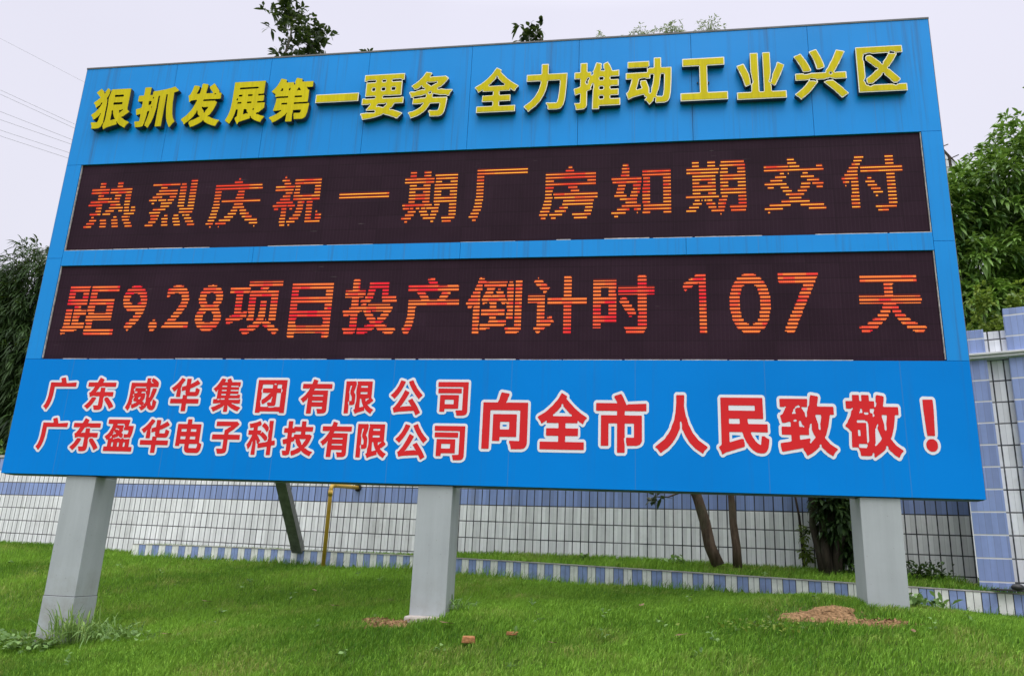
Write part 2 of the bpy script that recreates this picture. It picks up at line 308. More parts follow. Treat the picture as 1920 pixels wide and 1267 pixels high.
'务': ([[21,0,56,10,79,21,83,25,93,30,111,47,111,50,121,61,129,77,182,77,184,75,181,51,174,39,147,39,129,42,124,40,120,37,120,33,128,22,129,12,133,6,183,5,200,10,210,21,215,30,220,51,227,95,227,106,224,110,143,112,140,114,140,121,142,129,146,132,149,129,184,121,217,120,227,115,235,115,238,119,238,122,244,133,255,145,253,151,210,153,188,158,175,155,170,155,167,157,170,163,184,166,208,186,208,188,217,196,217,198,227,210,227,215,224,218,207,230,200,227,125,227,121,224,119,230,128,241,128,246,125,249,92,255,76,232,55,210,53,210,48,204,39,200,37,196,11,181,11,177,24,166,28,158,47,159,62,168,69,178,73,175,73,171,78,166,85,165,91,160,89,155,81,158,72,158,46,152,36,148,16,149,6,148,0,144,1,138,10,125,12,115,15,113,22,113,25,111,24,80,26,77,75,77,83,82,86,80,86,76,78,68,75,63,57,51,31,40,8,36,2,32,2,29,10,21],[28,111,30,117,37,119,74,121,97,128,101,126,101,118,98,112,75,112,46,108,30,108],[116,134,116,137,121,142,128,143,130,141,130,135,128,133,118,132],[162,195,160,189,149,187,148,185,135,179,129,174,100,192,102,197,104,195,108,196,113,194,145,194,157,197]],
 [[22,6,56,15,61,18,76,24,81,29,91,33,108,50,108,52,118,63,124,77,129,82,182,82,189,75,185,51,181,40,176,36,125,36,133,22,135,10,183,9,198,14,207,23,213,40,218,62,222,105,143,107,137,112,136,121,138,132,142,135,146,136,149,134,184,126,217,125,222,121,234,120,240,135,251,147,210,149,188,153,170,150,163,157,163,160,167,166,185,172,200,186,202,186,220,208,220,210,222,211,221,215,212,219,207,225,200,223,126,223,121,219,116,224,115,230,121,238,124,245,93,250,84,235,80,232,80,230,57,207,55,207,51,201,42,196,39,193,16,180,16,178,27,168,29,163,42,163,53,167,54,170,60,172,66,181,71,182,76,178,79,171,90,167,95,160,94,155,89,150,81,153,72,153,46,148,36,143,6,143,4,141,9,136,15,125,16,118,26,117,28,120,37,123,74,126,97,133,101,132,106,126,104,114,98,107,75,107,46,104,28,105,28,82,75,82,84,87,90,82,91,76,78,60,75,60,72,55,61,50,60,47,31,36,8,31,9,27,13,23],[111,134,112,140,121,147,128,148,135,141,134,133,128,128,118,127],[166,195,166,192,162,186,153,183,129,170,122,172,120,175,113,178,106,185,100,186,95,192,97,197,102,202,113,198,145,198,160,202]]),
'全': ([[15,2,18,0,239,0,241,2,241,34,239,36,149,36,147,39,147,58,149,60,209,60,211,62,211,94,209,96,149,96,147,99,147,115,149,118,206,118,208,120,207,127,210,129,216,122,233,113,240,122,241,127,255,140,255,145,211,172,206,177,188,189,166,212,164,212,150,228,150,231,153,235,151,241,123,255,112,241,106,230,101,226,101,223,69,190,36,166,9,152,0,145,0,141,13,129,22,114,43,125,45,128,48,126,48,120,50,118,106,118,108,115,108,99,106,96,48,96,46,94,46,62,48,60,106,60,108,58,108,39,106,36,18,36,15,34],[173,153,171,150,85,150,83,156,91,160,105,175,107,175,123,192,123,200,128,204,132,199,132,193,159,166,171,159]],
 [[20,5,236,5,236,32,149,32,143,36,142,58,149,65,207,65,207,92,149,92,142,99,142,115,149,122,204,122,202,127,209,134,212,133,218,126,232,118,237,129,248,141,251,141,251,143,223,159,222,161,209,168,196,180,190,182,188,186,186,186,164,208,162,208,147,226,146,231,149,237,126,249,123,249,113,233,109,230,109,228,104,223,104,221,71,187,69,187,67,183,65,183,62,180,60,180,58,176,56,176,54,173,43,167,38,162,4,143,16,132,23,119,40,128,45,133,51,128,53,122,108,121,113,115,113,99,108,93,50,92,50,65,106,65,113,58,113,39,106,32,20,32],[177,153,171,146,85,146,80,150,79,156,83,162,89,163,103,179,105,179,118,193,119,202,128,209,135,203,137,194,161,169,163,169,166,165,173,162,176,159]]),
'力': ([[0,25,20,9,26,0,29,0,42,10,71,29,101,59,102,63,116,83,130,113,137,141,139,159,142,162,207,162,210,160,210,140,206,99,201,65,195,46,189,41,185,44,154,44,132,46,130,40,140,26,142,11,146,7,194,6,210,8,221,13,235,30,244,61,251,128,255,198,253,200,145,200,142,202,142,253,140,255,102,255,99,253,99,202,97,200,13,200,11,198,11,164,13,162,93,162,96,160,96,153,88,124,85,119,82,110,63,79,37,54,5,34,0,30]],
 [[5,26,10,24,28,5,39,14,42,14,53,23,69,32,74,37,74,39,91,54,115,90,126,116,134,148,134,159,140,165,207,167,215,160,215,140,208,79,204,55,199,44,189,37,185,39,154,39,139,41,136,41,136,39,145,26,147,11,194,10,205,11,218,16,226,23,232,33,239,61,245,113,250,195,142,196,137,202,137,250,104,250,104,202,97,195,16,195,16,167,93,167,99,162,101,153,93,124,89,119,87,110,81,98,78,96,66,77,39,51,7,31]]),
'推': ([[16,0,54,2,64,7,71,14,75,23,75,98,79,101,94,105,98,108,95,120,99,123,105,139,108,136,108,114,106,112,105,97,102,26,102,2,105,0,139,0,141,2,141,15,144,17,253,17,255,20,255,52,253,55,203,55,201,57,201,69,203,71,244,71,246,73,246,104,244,106,203,106,201,108,201,119,203,121,244,121,246,123,246,155,244,157,203,157,201,160,201,170,203,172,247,172,249,175,249,206,245,208,212,205,198,238,186,255,162,245,162,221,168,212,168,208,165,206,163,208,152,207,149,213,153,219,152,236,154,238,154,246,148,249,124,254,119,246,108,211,103,205,103,200,107,198,107,194,99,185,96,187,96,201,94,204,77,204,75,206,75,252,72,254,38,254,36,252,36,206,33,204,6,204,3,201,3,169,6,167,33,167,36,164,36,127,23,121,3,116,0,113,7,83,10,78,33,86,37,84,36,40,33,37,7,38,5,36,13,14,14,2],[141,57,141,69,144,71,161,71,163,69,163,57,161,55,144,55],[141,108,141,119,144,121,161,121,163,119,163,108,161,106,144,106],[72,137,70,143,67,146,67,150,70,154,72,163,80,171,83,171,85,165,77,157,77,140],[141,160,141,170,144,172,161,172,163,170,163,160,161,157,144,157]],
 [[250,22,250,50,203,50,196,57,196,69,203,76,241,76,241,101,203,101,196,108,196,119,203,126,241,126,241,153,203,153,196,160,196,170,203,177,245,177,245,203,224,200,210,201,206,207,203,217,194,235,192,236,185,249,167,242,167,221,172,212,171,206,165,201,162,204,152,203,145,210,146,217,148,219,147,236,149,239,149,243,126,249,118,225,108,204,111,194,108,187,99,180,92,187,92,199,77,199,70,206,70,249,40,249,39,204,33,199,8,199,8,171,33,171,40,164,39,125,33,120,5,112,11,83,33,91,37,90,41,84,39,37,33,33,9,34,17,14,18,5,54,7,62,10,68,16,70,23,70,98,75,104,93,109,91,120,96,129,99,139,105,143,108,142,113,136,113,114,110,112,109,97,107,5,137,5,137,15,144,22],[137,57,137,69,144,76,161,76,168,69,168,57,161,50,144,50],[137,108,137,119,144,126,161,126,168,119,168,108,161,101,144,101],[72,133,67,137,65,142,62,146,62,150,68,160,69,165,78,175,83,176,88,171,90,165,82,156,80,137,77,134],[137,160,137,170,144,177,161,177,168,170,168,160,161,153,144,153]]),
'动': ([[195,255,160,255,157,253,156,203,154,200,131,201,125,197,122,199,119,197,119,180,117,178,2,178,0,176,0,144,2,142,31,143,33,141,17,86,11,75,2,69,2,63,14,33,41,44,99,57,102,54,104,45,106,43,110,45,113,43,113,40,104,30,104,26,116,19,131,0,153,22,155,33,161,37,164,35,162,15,166,10,169,9,214,9,230,15,237,22,243,33,249,64,254,135,255,198,253,200,200,200,198,203,198,253],[211,164,213,162,212,115,210,79,205,50,200,44,173,47,170,52,174,57,176,68,182,79,189,108,195,162,198,164],[153,164,155,158,150,120,142,91,141,69,135,63,131,65,131,91,116,130,112,135,85,134,81,130,80,115,88,93,86,91,64,86,60,88,70,120,70,128,73,129,75,140,77,142,95,146,108,146,114,142,135,142,137,144,137,162,139,164],[10,236,10,205,12,203,118,203,120,200,124,205,132,210,132,236,130,239,12,239]],
 [[193,250,162,250,162,206,160,200,154,196,130,196,125,193,124,180,117,173,5,173,5,147,31,148,38,141,35,125,21,86,14,72,10,68,7,68,15,38,41,49,99,62,106,56,107,50,113,49,118,43,117,37,112,34,108,27,118,22,131,8,131,6,149,24,151,35,161,42,164,41,169,35,167,20,167,15,169,14,214,14,228,19,234,24,235,29,238,33,244,64,249,135,250,196,198,197,193,203],[211,169,218,162,218,140,214,79,210,50,207,45,200,40,173,42,167,47,166,52,169,57,172,68,178,79,185,108,191,162,198,169],[155,168,160,162,155,120,149,94,147,91,145,69,137,59,131,59,126,65,126,91,111,130,86,129,85,115,93,97,93,93,88,87,64,82,60,83,56,86,55,92,66,120,66,128,69,133,71,142,75,146,95,150,108,150,114,147,132,147,132,162,137,168],[14,234,14,207,120,206,122,208,128,211,128,234]]),
'工': ([[255,3,255,45,253,48,150,48,148,50,148,205,150,207,240,207,242,210,242,252,240,255,15,255,13,252,13,210,15,207,103,207,105,205,105,50,103,48,2,48,0,45,0,3,2,0,253,0]],
 [[250,6,250,42,150,42,143,50,144,207,150,213,237,213,237,249,18,249,18,213,103,213,109,207,110,50,103,42,5,42,5,6]]),
'业': ([[0,2,2,0,253,0,255,2,255,38,253,40,183,40,180,42,180,70,178,71,180,78,195,68,202,72,232,131,251,180,219,198,213,195,206,172,188,134,182,106,177,101,177,91,173,89,170,92,170,96,173,101,180,145,180,252,178,255,142,255,140,252,140,42,137,40,119,40,117,42,117,252,114,255,77,255,75,252,75,152,84,92,76,81,75,42,72,40,2,40,0,38],[51,70,53,72,70,78,73,81,73,108,67,139,43,195,38,198,6,188,4,181,14,160,17,150,30,120,43,75,47,70]],
 [[5,5,250,5,250,35,183,35,176,42,176,69,173,71,174,78,180,82,195,72,198,75,227,131,227,135,236,150,247,179,217,192,210,172,192,134,186,106,182,100,182,91,177,85,171,85,166,90,165,96,170,108,176,145,176,250,144,250,144,42,137,35,119,35,112,42,112,250,79,250,79,152,85,109,89,99,89,92,81,80,79,42,72,35,5,35],[51,75,53,78,69,82,69,108,63,139,38,192,14,184,10,184,8,181,25,145,36,112,38,110,48,75]]),
'兴': ([[252,235,246,239,211,247,184,190,181,189,165,158,153,142,153,135,150,133,82,133,62,128,52,128,46,133,8,133,6,130,6,99,8,97,61,97,67,99,69,93,57,80,57,78,32,52,30,52,8,34,2,31,0,26,10,16,13,16,28,0,31,1,33,5,49,15,54,21,56,21,62,28,64,28,85,49,85,51,93,58,93,61,99,65,99,68,113,84,114,90,111,91,111,94,114,97,148,97,153,100,167,101,168,104,176,104,177,101,196,97,249,97,252,99,252,130,249,133,202,133,198,130,195,136,200,140,217,170,219,171,247,226,249,227],[142,85,142,82,193,34,193,31,208,17,208,15,221,1,226,2,255,21,255,24,234,45,234,48,185,94,160,93],[107,93,103,91,91,94,77,94,75,100,79,105,92,101,100,101,107,97],[171,126,173,132,180,132,183,129,180,123,173,123],[83,143,85,146,85,151,78,169,61,203,56,207,55,212,41,233,39,235,34,235,24,229,7,224,5,221,5,217,14,205,29,176,31,175,42,149,44,142,47,139,70,139],[148,158,150,161,150,169,147,182,133,220,117,253,114,255,83,245,80,242,80,238,91,219,101,193,111,153,114,150,125,150]],
 [[109,88,103,86,91,90,77,90,72,93,72,91,61,78,61,76,34,49,32,49,23,40,21,40,18,36,16,36,5,27,13,20,15,20,28,6,30,6,45,19,47,19,52,24,54,24,60,31,62,31,82,51,82,54,95,68,95,70,99,72],[147,84,196,36,196,34,211,20,211,17,218,12,222,6,250,22,246,27,246,29,231,43,231,45,186,88,160,88],[10,101,61,101,67,104,71,100,71,102,79,109,92,106,100,106,107,102,109,99,114,101,148,101,153,105,165,106,168,108,176,108,178,106,196,101,247,101,247,128,202,128,198,126,191,133,192,139,201,149,202,154,209,162,223,189,225,190,247,233,212,242,195,203,193,201,187,187,185,186,169,156,157,141,157,135,153,129,82,128,62,123,52,123,44,128,10,128],[167,126,168,132,173,136,180,136,187,129,186,123,180,119,173,119],[79,147,80,151,78,154,74,169,57,200,53,205,52,210,49,211,38,231,9,220,10,215,28,190,32,178,34,177,48,143,70,143],[145,162,146,169,136,203,115,248,110,249,86,241,85,238,95,219,95,215,106,193,113,171,115,156,125,155,134,160]]),
'区': ([[249,252,246,255,2,255,0,252,0,3,2,0,253,0,255,3,255,38,253,41,215,41,209,38,205,40,201,34,192,34,186,40,182,38,178,41,85,41,69,37,68,34,59,34,52,41,48,40,42,43,37,60,33,62,33,69,37,71,42,87,42,172,38,181,38,195,42,204,42,212,45,214,53,214,63,218,77,218,88,214,168,215,171,213,170,207,156,185,140,166,140,157,136,153,130,158,130,162,126,167,124,167,116,176,114,176,108,184,105,184,80,207,59,207,50,198,50,180,76,156,78,156,87,145,89,145,99,134,105,134,109,130,109,125,98,120,77,99,45,76,45,55,53,46,78,47,94,61,97,61,100,66,103,66,106,71,109,71,115,79,118,79,131,93,131,98,137,103,142,98,142,92,170,65,170,62,186,45,205,45,210,51,213,51,224,62,223,70,171,125,166,125,163,131,167,136,171,136,175,140,175,143,194,167,217,203,217,212,219,214,246,214,249,217],[207,213,204,210,181,212,178,218,184,223,192,223,194,221,204,219]],
 [[250,5,250,36,215,36,204,33,201,29,192,29,178,36,85,36,71,32,68,29,59,29,52,34,42,37,38,41,33,56,28,62,28,69,33,74,37,87,37,172,33,181,33,195,37,204,37,212,42,218,63,223,77,223,88,219,168,221,173,217,175,221,182,227,192,228,194,226,207,223,212,217,210,210,204,205,181,207,176,210,160,182,145,164,144,154,136,148,126,156,124,163,121,163,114,172,111,172,105,180,103,180,79,201,61,201,54,196,54,181,69,167,72,167,78,159,80,159,89,149,92,149,100,139,108,138,113,133,114,125,109,119,100,116,79,96,77,96,69,88,50,75,50,56,54,51,74,51,79,54,98,70,100,70,104,75,106,75,113,83,115,83,126,94,128,101,137,108,146,101,147,93,173,68,173,65,182,57,186,51,205,51,208,55,210,55,219,64,219,68,170,120,166,120,160,125,158,131,165,140,171,143,171,145,176,149,176,152,191,170,191,172,203,189,204,194,209,199,213,214,219,219,244,219,244,250,5,250,5,5]]),
}
SMALL_GLYPHS = {
'广': ([[39,15,42,17,44,21,58,42,69,75,75,113,75,173,77,175,237,175,239,177,239,203,237,205,229,205,163,200,161,202,151,229,145,240,118,235,114,232,114,227,122,209,120,204,42,205,40,203,40,118,37,89,27,56,16,40,16,36,29,27]],
 [[34,1,46,1,55,8,56,12,68,29,79,52,84,70,89,100,90,160,243,161,252,168,255,177,255,203,252,212,247,217,237,220,229,220,172,216,160,247,154,252,143,255,113,249,107,246,100,237,98,227,101,220,42,220,33,217,28,212,25,203,25,118,22,89,15,66,1,45,0,36,3,27,8,22,13,20,30,3]]),
'东': ([[96,15,121,15,136,17,146,22,151,27,155,41,155,78,152,86,152,96,157,109,165,109,175,112,185,112,191,109,221,109,223,111,223,138,221,140,157,140,155,142,155,168,153,170,122,170,120,168,120,142,118,140,96,140,90,137,88,142,94,146,95,150,107,168,109,174,112,176,121,175,126,179,149,179,154,175,231,176,233,178,233,204,231,206,132,205,130,207,130,211,135,219,136,226,130,230,104,240,87,206,21,206,19,204,19,178,21,176,64,176,68,179,71,177,71,174,68,172,64,162,49,142,44,137,40,137,36,134,36,129,40,121,44,107,47,102,52,106,74,112,94,109,118,109,120,107,120,49,118,47,86,47,84,45,84,41,88,35,92,20],[97,98,95,100,82,103,64,102,44,69,16,42,16,39,31,30,42,20,57,34,57,36,64,41,64,43,74,54,86,72,97,93],[162,97,162,83,172,74,172,72,193,49,210,24,216,25,217,27,239,38,239,43,224,64,187,103,171,103]],
 [[6,213,3,204,3,178,6,169,16,161,41,160,36,151,29,148,21,139,21,123,26,116,30,99,38,88,27,73,3,51,1,47,1,34,10,24,21,17,32,7,42,4,52,7,73,29,78,14,86,3,96,0,121,0,144,4,155,9,164,17,169,29,171,50,189,29,196,16,205,9,219,9,236,20,246,24,252,29,255,38,252,52,237,73,218,93,231,97,238,106,239,138,236,147,231,152,221,155,171,155,171,160,231,160,240,163,245,169,249,178,248,209,240,218,231,221,151,221,151,231,143,241,112,254,104,255,95,252,89,247,79,221,21,221,12,218],[104,73,104,63,99,63]]),
'威': ([[15,34,26,27,37,15,39,15,51,37,50,47,56,55,59,53,59,41,61,36,67,30,70,30,101,44,110,50,116,58,118,58,123,53,130,53,133,50,133,47,130,44,121,43,118,40,118,36,123,33,137,17,140,17,156,28,159,32,161,32,169,40,169,44,173,49,177,47,177,36,194,22,211,19,218,20,225,24,232,32,236,42,240,77,216,93,212,89,210,77,211,51,209,49,203,53,202,59,199,63,199,67,197,68,196,75,202,82,216,113,225,142,229,164,227,166,217,168,200,168,197,165,195,151,192,144,188,115,184,107,181,105,179,107,182,132,180,174,182,176,199,177,234,176,236,178,236,205,232,208,232,212,207,231,192,238,190,240,187,240,181,231,181,215,196,207,194,202,192,204,188,203,181,206,175,216,175,219,172,221,172,225,176,231,176,236,174,238,149,238,147,236,147,208,145,206,37,206,35,204,35,120,33,93,29,70],[147,59,149,57,149,53,145,51,143,56],[72,110,74,105,68,96,68,83,71,80,81,76,91,77,93,72,89,68,82,68,72,61,61,58,59,60,59,66,62,81,58,85,58,90,61,93,63,104],[152,62,149,65,149,71,145,75,141,77,138,76,136,78,136,81,142,86,149,100,150,131,143,135,121,134,119,136,119,140,122,145,148,145,151,141,151,132,155,129,156,124,159,122,157,92,160,84,160,76,157,73,157,68],[118,107,118,103,116,102,111,92,107,93,101,98,101,101,106,107,112,107,115,109],[65,113,58,119,58,124,63,129,67,127,67,115],[148,176,148,172,146,170,71,170,69,168,69,147,71,145,86,146,88,144,88,140,85,135,69,135,67,137,68,146,59,155,59,162,68,171,68,175,72,179,145,179],[151,149,149,151,148,160,148,164,150,166,157,160,157,155]],
 [[3,25,9,19,17,15,28,3,37,0,48,3,53,8,57,18,67,15,75,16,97,25,104,30,128,5,137,2,149,5,170,21,172,21,180,12,199,5,218,5,234,12,244,23,250,37,255,70,255,77,252,86,246,92,238,95,228,103,240,141,244,159,243,165,248,169,251,178,251,205,244,221,232,232,216,243,196,254,187,255,180,252,149,253,140,250,133,241,132,221,37,221,28,218,23,213,20,204,20,120,18,93,15,75,9,56,1,42,0,34]]),
'华': ([[19,69,21,67,109,67,111,65,111,17,114,15,144,15,146,17,146,65,148,67,237,67,240,69,240,96,237,98,148,98,146,100,146,115,148,117,212,116,222,119,230,126,236,146,237,160,235,162,224,166,219,170,208,170,205,168,204,148,201,145,163,145,161,147,161,166,166,170,176,172,196,180,204,185,208,185,209,187,231,198,233,204,212,225,210,225,192,213,161,198,159,201,161,206,161,232,159,234,129,234,127,232,127,188,125,186,97,179,95,177,95,160,97,151,99,149,125,156,127,154,128,136,130,130,133,128,133,124,131,122,129,124,114,124,111,122,111,100,109,98,21,98,19,96],[109,232,86,240,74,222,66,214,66,212,43,189,41,189,34,182,15,170,15,167,22,162,37,145,50,153,59,165,62,162,59,153,58,130,58,112,60,110,89,110,91,112,91,151,88,155,86,172,88,173,91,181,91,193,98,201,113,222,113,229]],
 [[6,60,11,54,21,51,96,51,97,12,104,3,114,0,144,0,153,3,158,8,161,17,161,51,237,51,247,54,254,64,255,96,252,105,247,110,237,113,243,117,249,131,253,160,250,170,245,175,230,180,231,182,241,186,248,195,249,204,246,213,221,238,217,240,204,240,190,229,177,223,176,238,173,242,164,249,129,250,117,245,89,255,76,252,70,246,54,221,34,202,10,186,1,175,0,167,3,157,10,150,12,150,28,133,37,130,43,131,42,113,15,112,6,105,3,96,3,69]]),
'集': ([[15,39,24,31,30,21,34,16,37,16,86,38,87,40,106,50,113,58,115,56,115,51,112,46,112,17,114,15,141,15,143,17,143,47,140,57,143,59,149,51,180,34,183,34,199,26,223,19,232,33,240,40,240,44,238,46,206,56,187,65,175,67,174,69,172,68,170,73,173,75,174,73,179,74,191,71,231,70,233,72,233,97,231,99,226,100,221,96,145,96,143,98,143,103,145,105,225,105,227,107,227,128,225,130,212,130,211,132,204,125,151,125,149,128,149,133,151,135,208,135,209,133,212,135,212,153,210,155,208,153,151,153,149,155,149,160,151,162,208,162,210,160,212,162,212,183,220,187,220,212,218,214,154,214,139,240,116,233,113,230,113,225,116,219,119,217,117,212,114,214,101,214,98,212,96,217,99,219,102,225,102,231,99,234,73,239,49,201,31,180,29,180,16,168,16,165,26,158,37,145,45,152,47,158,50,161,53,159,53,156,50,152,49,101,47,99,26,99,24,97,24,72,26,70,39,70,66,71,81,74,83,69,81,67,70,65,50,54,19,45,15,42],[76,99,69,93,60,93,54,97,56,102,73,102],[78,99,83,105,110,105,112,103,112,98,110,96,81,96],[81,128,81,133,83,135,116,135,118,133,118,128,116,125,83,125],[81,155,81,160,83,162,116,162,118,160,118,155,116,153,83,153],[81,183,81,188,83,190,116,190,118,188,118,183,116,181,83,181],[208,183,206,181,151,181,149,183,149,188,151,190,202,190,208,186]],
 [[252,31,255,40,254,49,247,59,243,60,248,72,248,97,245,106,242,108,241,133,234,142,226,144,226,173,232,178,235,187,234,217,227,226,218,229,162,229,153,247,148,252,139,255,111,248,109,246,104,249,84,253,68,253,58,245,50,228,38,210,32,205,32,203,4,177,1,168,4,155,9,150,17,146,28,133,35,131,35,114,21,113,17,111,10,102,9,72,10,67,15,60,8,57,3,51,0,42,3,30,12,22,18,11,25,4,34,1,42,2,79,17,97,28,98,12,105,3,114,0,141,0,150,3,155,8,159,29,194,11,214,4,223,3,232,6,237,11,244,24]]),
'团': ([[236,239,19,239,17,237,17,18,19,16,51,16,56,26,198,26,203,16,236,16,238,18,238,237],[114,54,111,56,114,61,157,62,164,68,167,81,167,148,169,151,196,151,198,153,198,180,196,182,169,182,167,184,167,206,169,208,198,208,200,206,199,181,204,178,206,171,208,170,208,162,206,161,204,155,199,152,200,59,198,57,163,57,155,54,136,52,119,52],[129,208,131,206,131,184,129,182,60,182,58,180,58,153,60,151,105,151,114,154,116,148,111,146,94,128,91,128,82,119,57,103,57,85,63,75,72,75,77,77,99,91,117,107,119,107,128,115,130,122,134,125,137,123,137,119,133,110,131,89,129,87,107,87,102,84,102,76,108,65,108,59,106,57,56,57,53,59,53,75,51,77,50,87,47,90,47,98,50,100,53,110,53,151,48,159,48,173,53,182,53,206,56,208],[140,208,140,211,146,215,154,215,158,211,156,206,143,206]],
 [[246,252,236,255,19,255,9,252,3,246,0,237,0,18,3,9,9,3,19,0,51,0,61,3,67,10,187,10,197,1,236,0,246,3,252,9,255,18,255,237,252,246]]),
'有': ([[239,208,237,210,130,210,128,212,128,216,133,231,128,234,106,240,101,240,98,237,96,226,89,210,25,210,23,208,23,181,25,179,68,179,73,182,76,180,76,177,72,172,65,160,62,158,56,148,50,142,50,140,34,125,32,125,29,121,16,111,16,108,26,99,31,90,36,86,53,100,55,100,63,108,67,117,70,115,68,102,66,24,66,18,68,15,98,15,101,18,101,59,103,61,177,61,179,59,179,49,177,46,141,47,139,45,139,41,144,32,147,18,149,15,189,17,198,19,208,26,212,36,212,165,210,167,113,167,110,165,108,170,114,179,237,179,239,181],[101,92,101,97,103,99,177,99,179,97,179,92,177,90,103,90],[101,130,101,135,103,137,177,137,179,135,179,130,177,128,103,128]],
 [[252,217,247,222,237,225,147,225,147,236,140,246,106,255,95,254,86,247,80,225,25,225,16,222,10,217,7,208,7,181,10,171,20,164,47,163,47,161,25,137,23,137,3,121,0,111,1,103,3,99,13,90,19,81,30,71,41,71,53,79,51,18,54,8,59,3,68,0,98,0,108,3,113,8,116,18,116,45,123,45,124,36,130,27,133,12,135,8,144,1,169,0,199,3,211,8,221,17,226,27,228,36,228,163,243,164,247,166,254,176,255,208]]),
'限': ([[103,237,101,235,101,230,105,224,105,218,103,216,98,178,98,159,103,134,104,103,102,89,98,77,98,53,96,48,88,43,89,38,97,27,99,19,103,16,118,24,170,38,172,40,170,54,173,56,176,53,178,46,189,36,214,20,220,18,231,35,239,42,239,45,236,48,216,58,193,77,196,82,204,83,233,105,231,113,218,124,218,235,216,237],[18,19,47,19,49,21,49,74,44,82,42,95,50,103,49,142,46,157,44,158,44,168,46,172,49,204,51,207,60,208,62,205,53,173,53,153,65,134,68,122,67,105,63,102,55,104,51,102,52,78,55,74,78,75,89,80,94,86,94,142,91,151,89,152,86,159,81,163,81,168,84,171,87,182,91,190,96,212,96,232,85,239,80,237,18,237,16,235,16,21],[133,120,138,120,141,116,146,99,155,78,160,72,160,67,158,65,155,66,137,61,132,63,131,118],[199,121,199,118,187,111,178,101,175,103,174,118,176,120,187,120,196,123],[132,152,132,162,134,164,182,164,184,162,184,152,182,150,134,150],[132,196,132,204,134,207,182,207,184,204,184,196,182,194,134,194]],
 [[8,250,3,244,0,235,0,21,3,12,8,6,18,3,47,3,56,6,62,12,65,21,65,58,82,60,73,48,73,35,82,22,86,9,97,1,108,1,123,9,172,22,177,25,185,19,212,3,220,2,230,5,235,11,243,25,252,33,255,42,254,51,245,61,228,68,220,75,245,96,249,105,245,119,234,131,234,235,231,244,225,250,216,253,103,253,95,251,90,254,84,255,79,253,18,253]]),
'公': ([[230,31,229,37,227,38,221,49,207,71,169,121,140,108,140,105,151,92,157,82,165,75,163,70,156,73,151,73,95,69,91,65,88,67,88,70,95,75,121,113,122,117,126,121,145,156,145,160,142,163,139,163,116,175,112,171,94,136,66,91,44,65,35,61,35,56,45,30,63,34,84,37,184,43,193,29,197,19,200,16,203,16],[137,227,137,223,141,217,145,207,168,171,186,149,186,147,194,140,194,138,216,116,222,125,240,141,240,144,236,146,229,155,227,155,197,188,195,193,181,212,167,239,141,230],[112,229,82,237,77,229,69,208,67,207,64,199,53,181,39,165,39,163,15,142,15,138,29,129,42,117,64,140,64,142,71,148,71,150,83,165,106,205,106,208,114,224]],
 [[242,22,245,34,241,46,214,88,187,123,206,103,215,100,221,101,226,103,235,116,252,132,255,141,252,154,238,167,236,167,209,198,190,227,181,247,176,252,167,255,158,254,130,241,126,236,115,245,89,252,82,253,73,250,68,245,57,217,41,190,26,175,26,172,3,152,0,142,3,129,36,102,42,101,51,105,67,121,43,86,35,77,27,75,20,66,20,51,26,39,30,23,40,16,50,15,58,18,73,20,176,27,185,9,191,3,200,0,208,1,216,5,217,7,237,17],[135,87,122,88,128,96],[182,130,174,136,167,137,147,129,160,150,160,156,162,156,162,154],[145,178,126,187,115,190,125,213]]),
'司': ([[17,236,17,208,20,205,198,205,200,203,200,54,198,52,155,51,153,49,153,44,157,36,161,19,163,17,200,17,216,19,227,23,233,29,238,41,238,236,235,238,20,238],[172,150,170,152,38,152,36,150,36,43,38,41,70,41,72,43,72,57,75,60,170,61,172,63],[72,93,72,119,75,121,133,121,136,119,136,93,133,91,75,91],[190,166,190,193,187,195,22,195,20,193,20,166,22,163,187,163]],
 [[3,246,0,236,0,208,3,200,2,166,6,156,11,150,18,148,18,43,22,33,28,28,38,24,70,24,80,28,86,33,88,43,137,43,137,39,144,24,145,13,147,9,157,1,210,1,226,4,238,10,247,19,255,41,255,236,252,246,246,252,235,255,20,255,9,252]]),
'盈': ([[20,19,22,17,238,17,240,19,240,47,238,49,216,49,214,51,214,104,212,106,196,102,171,102,166,105,161,111,160,109,153,110,147,102,142,102,138,108,135,106,128,109,117,109,115,107,104,105,99,106,98,104,94,105,92,101,85,101,83,104,85,109,94,108,97,111,99,110,100,112,115,116,122,126,129,117,136,114,138,110,140,112,150,111,155,117,156,136,142,146,142,149,146,153,149,161,151,163,151,167,147,170,147,175,151,180,151,197,149,199,101,199,99,202,99,206,102,209,148,209,153,207,155,205,155,198,161,193,161,189,155,180,155,166,157,164,192,164,194,161,192,143,188,136,164,137,162,135,162,125,164,124,163,114,165,111,205,114,212,111,216,116,220,124,226,146,230,193,228,195,190,195,188,197,195,232,195,236,193,238,29,238,27,236,27,209,29,207,63,207,65,205,65,198,59,176,45,147,31,131,29,131,15,118,15,115,24,108,37,92,43,98,46,96,46,51,44,49,22,49,20,47],[79,49,77,51,77,77,79,79,88,79,90,77,90,51,88,49],[125,49,123,51,123,77,125,79,134,79,136,77,136,51,134,49],[170,49,168,51,168,77,170,79,180,79,182,77,182,51,180,49],[69,125,71,122,71,111,58,106,56,111],[76,129,74,135,80,144,78,156,82,159,84,157,84,150,87,147,98,146,100,140,97,137,88,137],[91,175,94,178,101,178,112,173,117,173,119,170,119,165,114,163,112,166,107,168,93,168,91,170]],
 [[252,9,255,19,254,52,247,62,238,66,230,66,229,108,235,118,241,146,245,184,244,198,242,203,233,210,206,212,210,236,207,246,202,252,193,255,29,255,20,252,15,246,12,236,12,209,15,199,24,192,47,189,40,169,34,161,33,157,22,145,11,137,3,128,0,118,3,105,15,95,20,87,30,78,30,66,17,65,13,62,6,52,5,19,8,9,13,3,22,0,238,0,247,3]]),
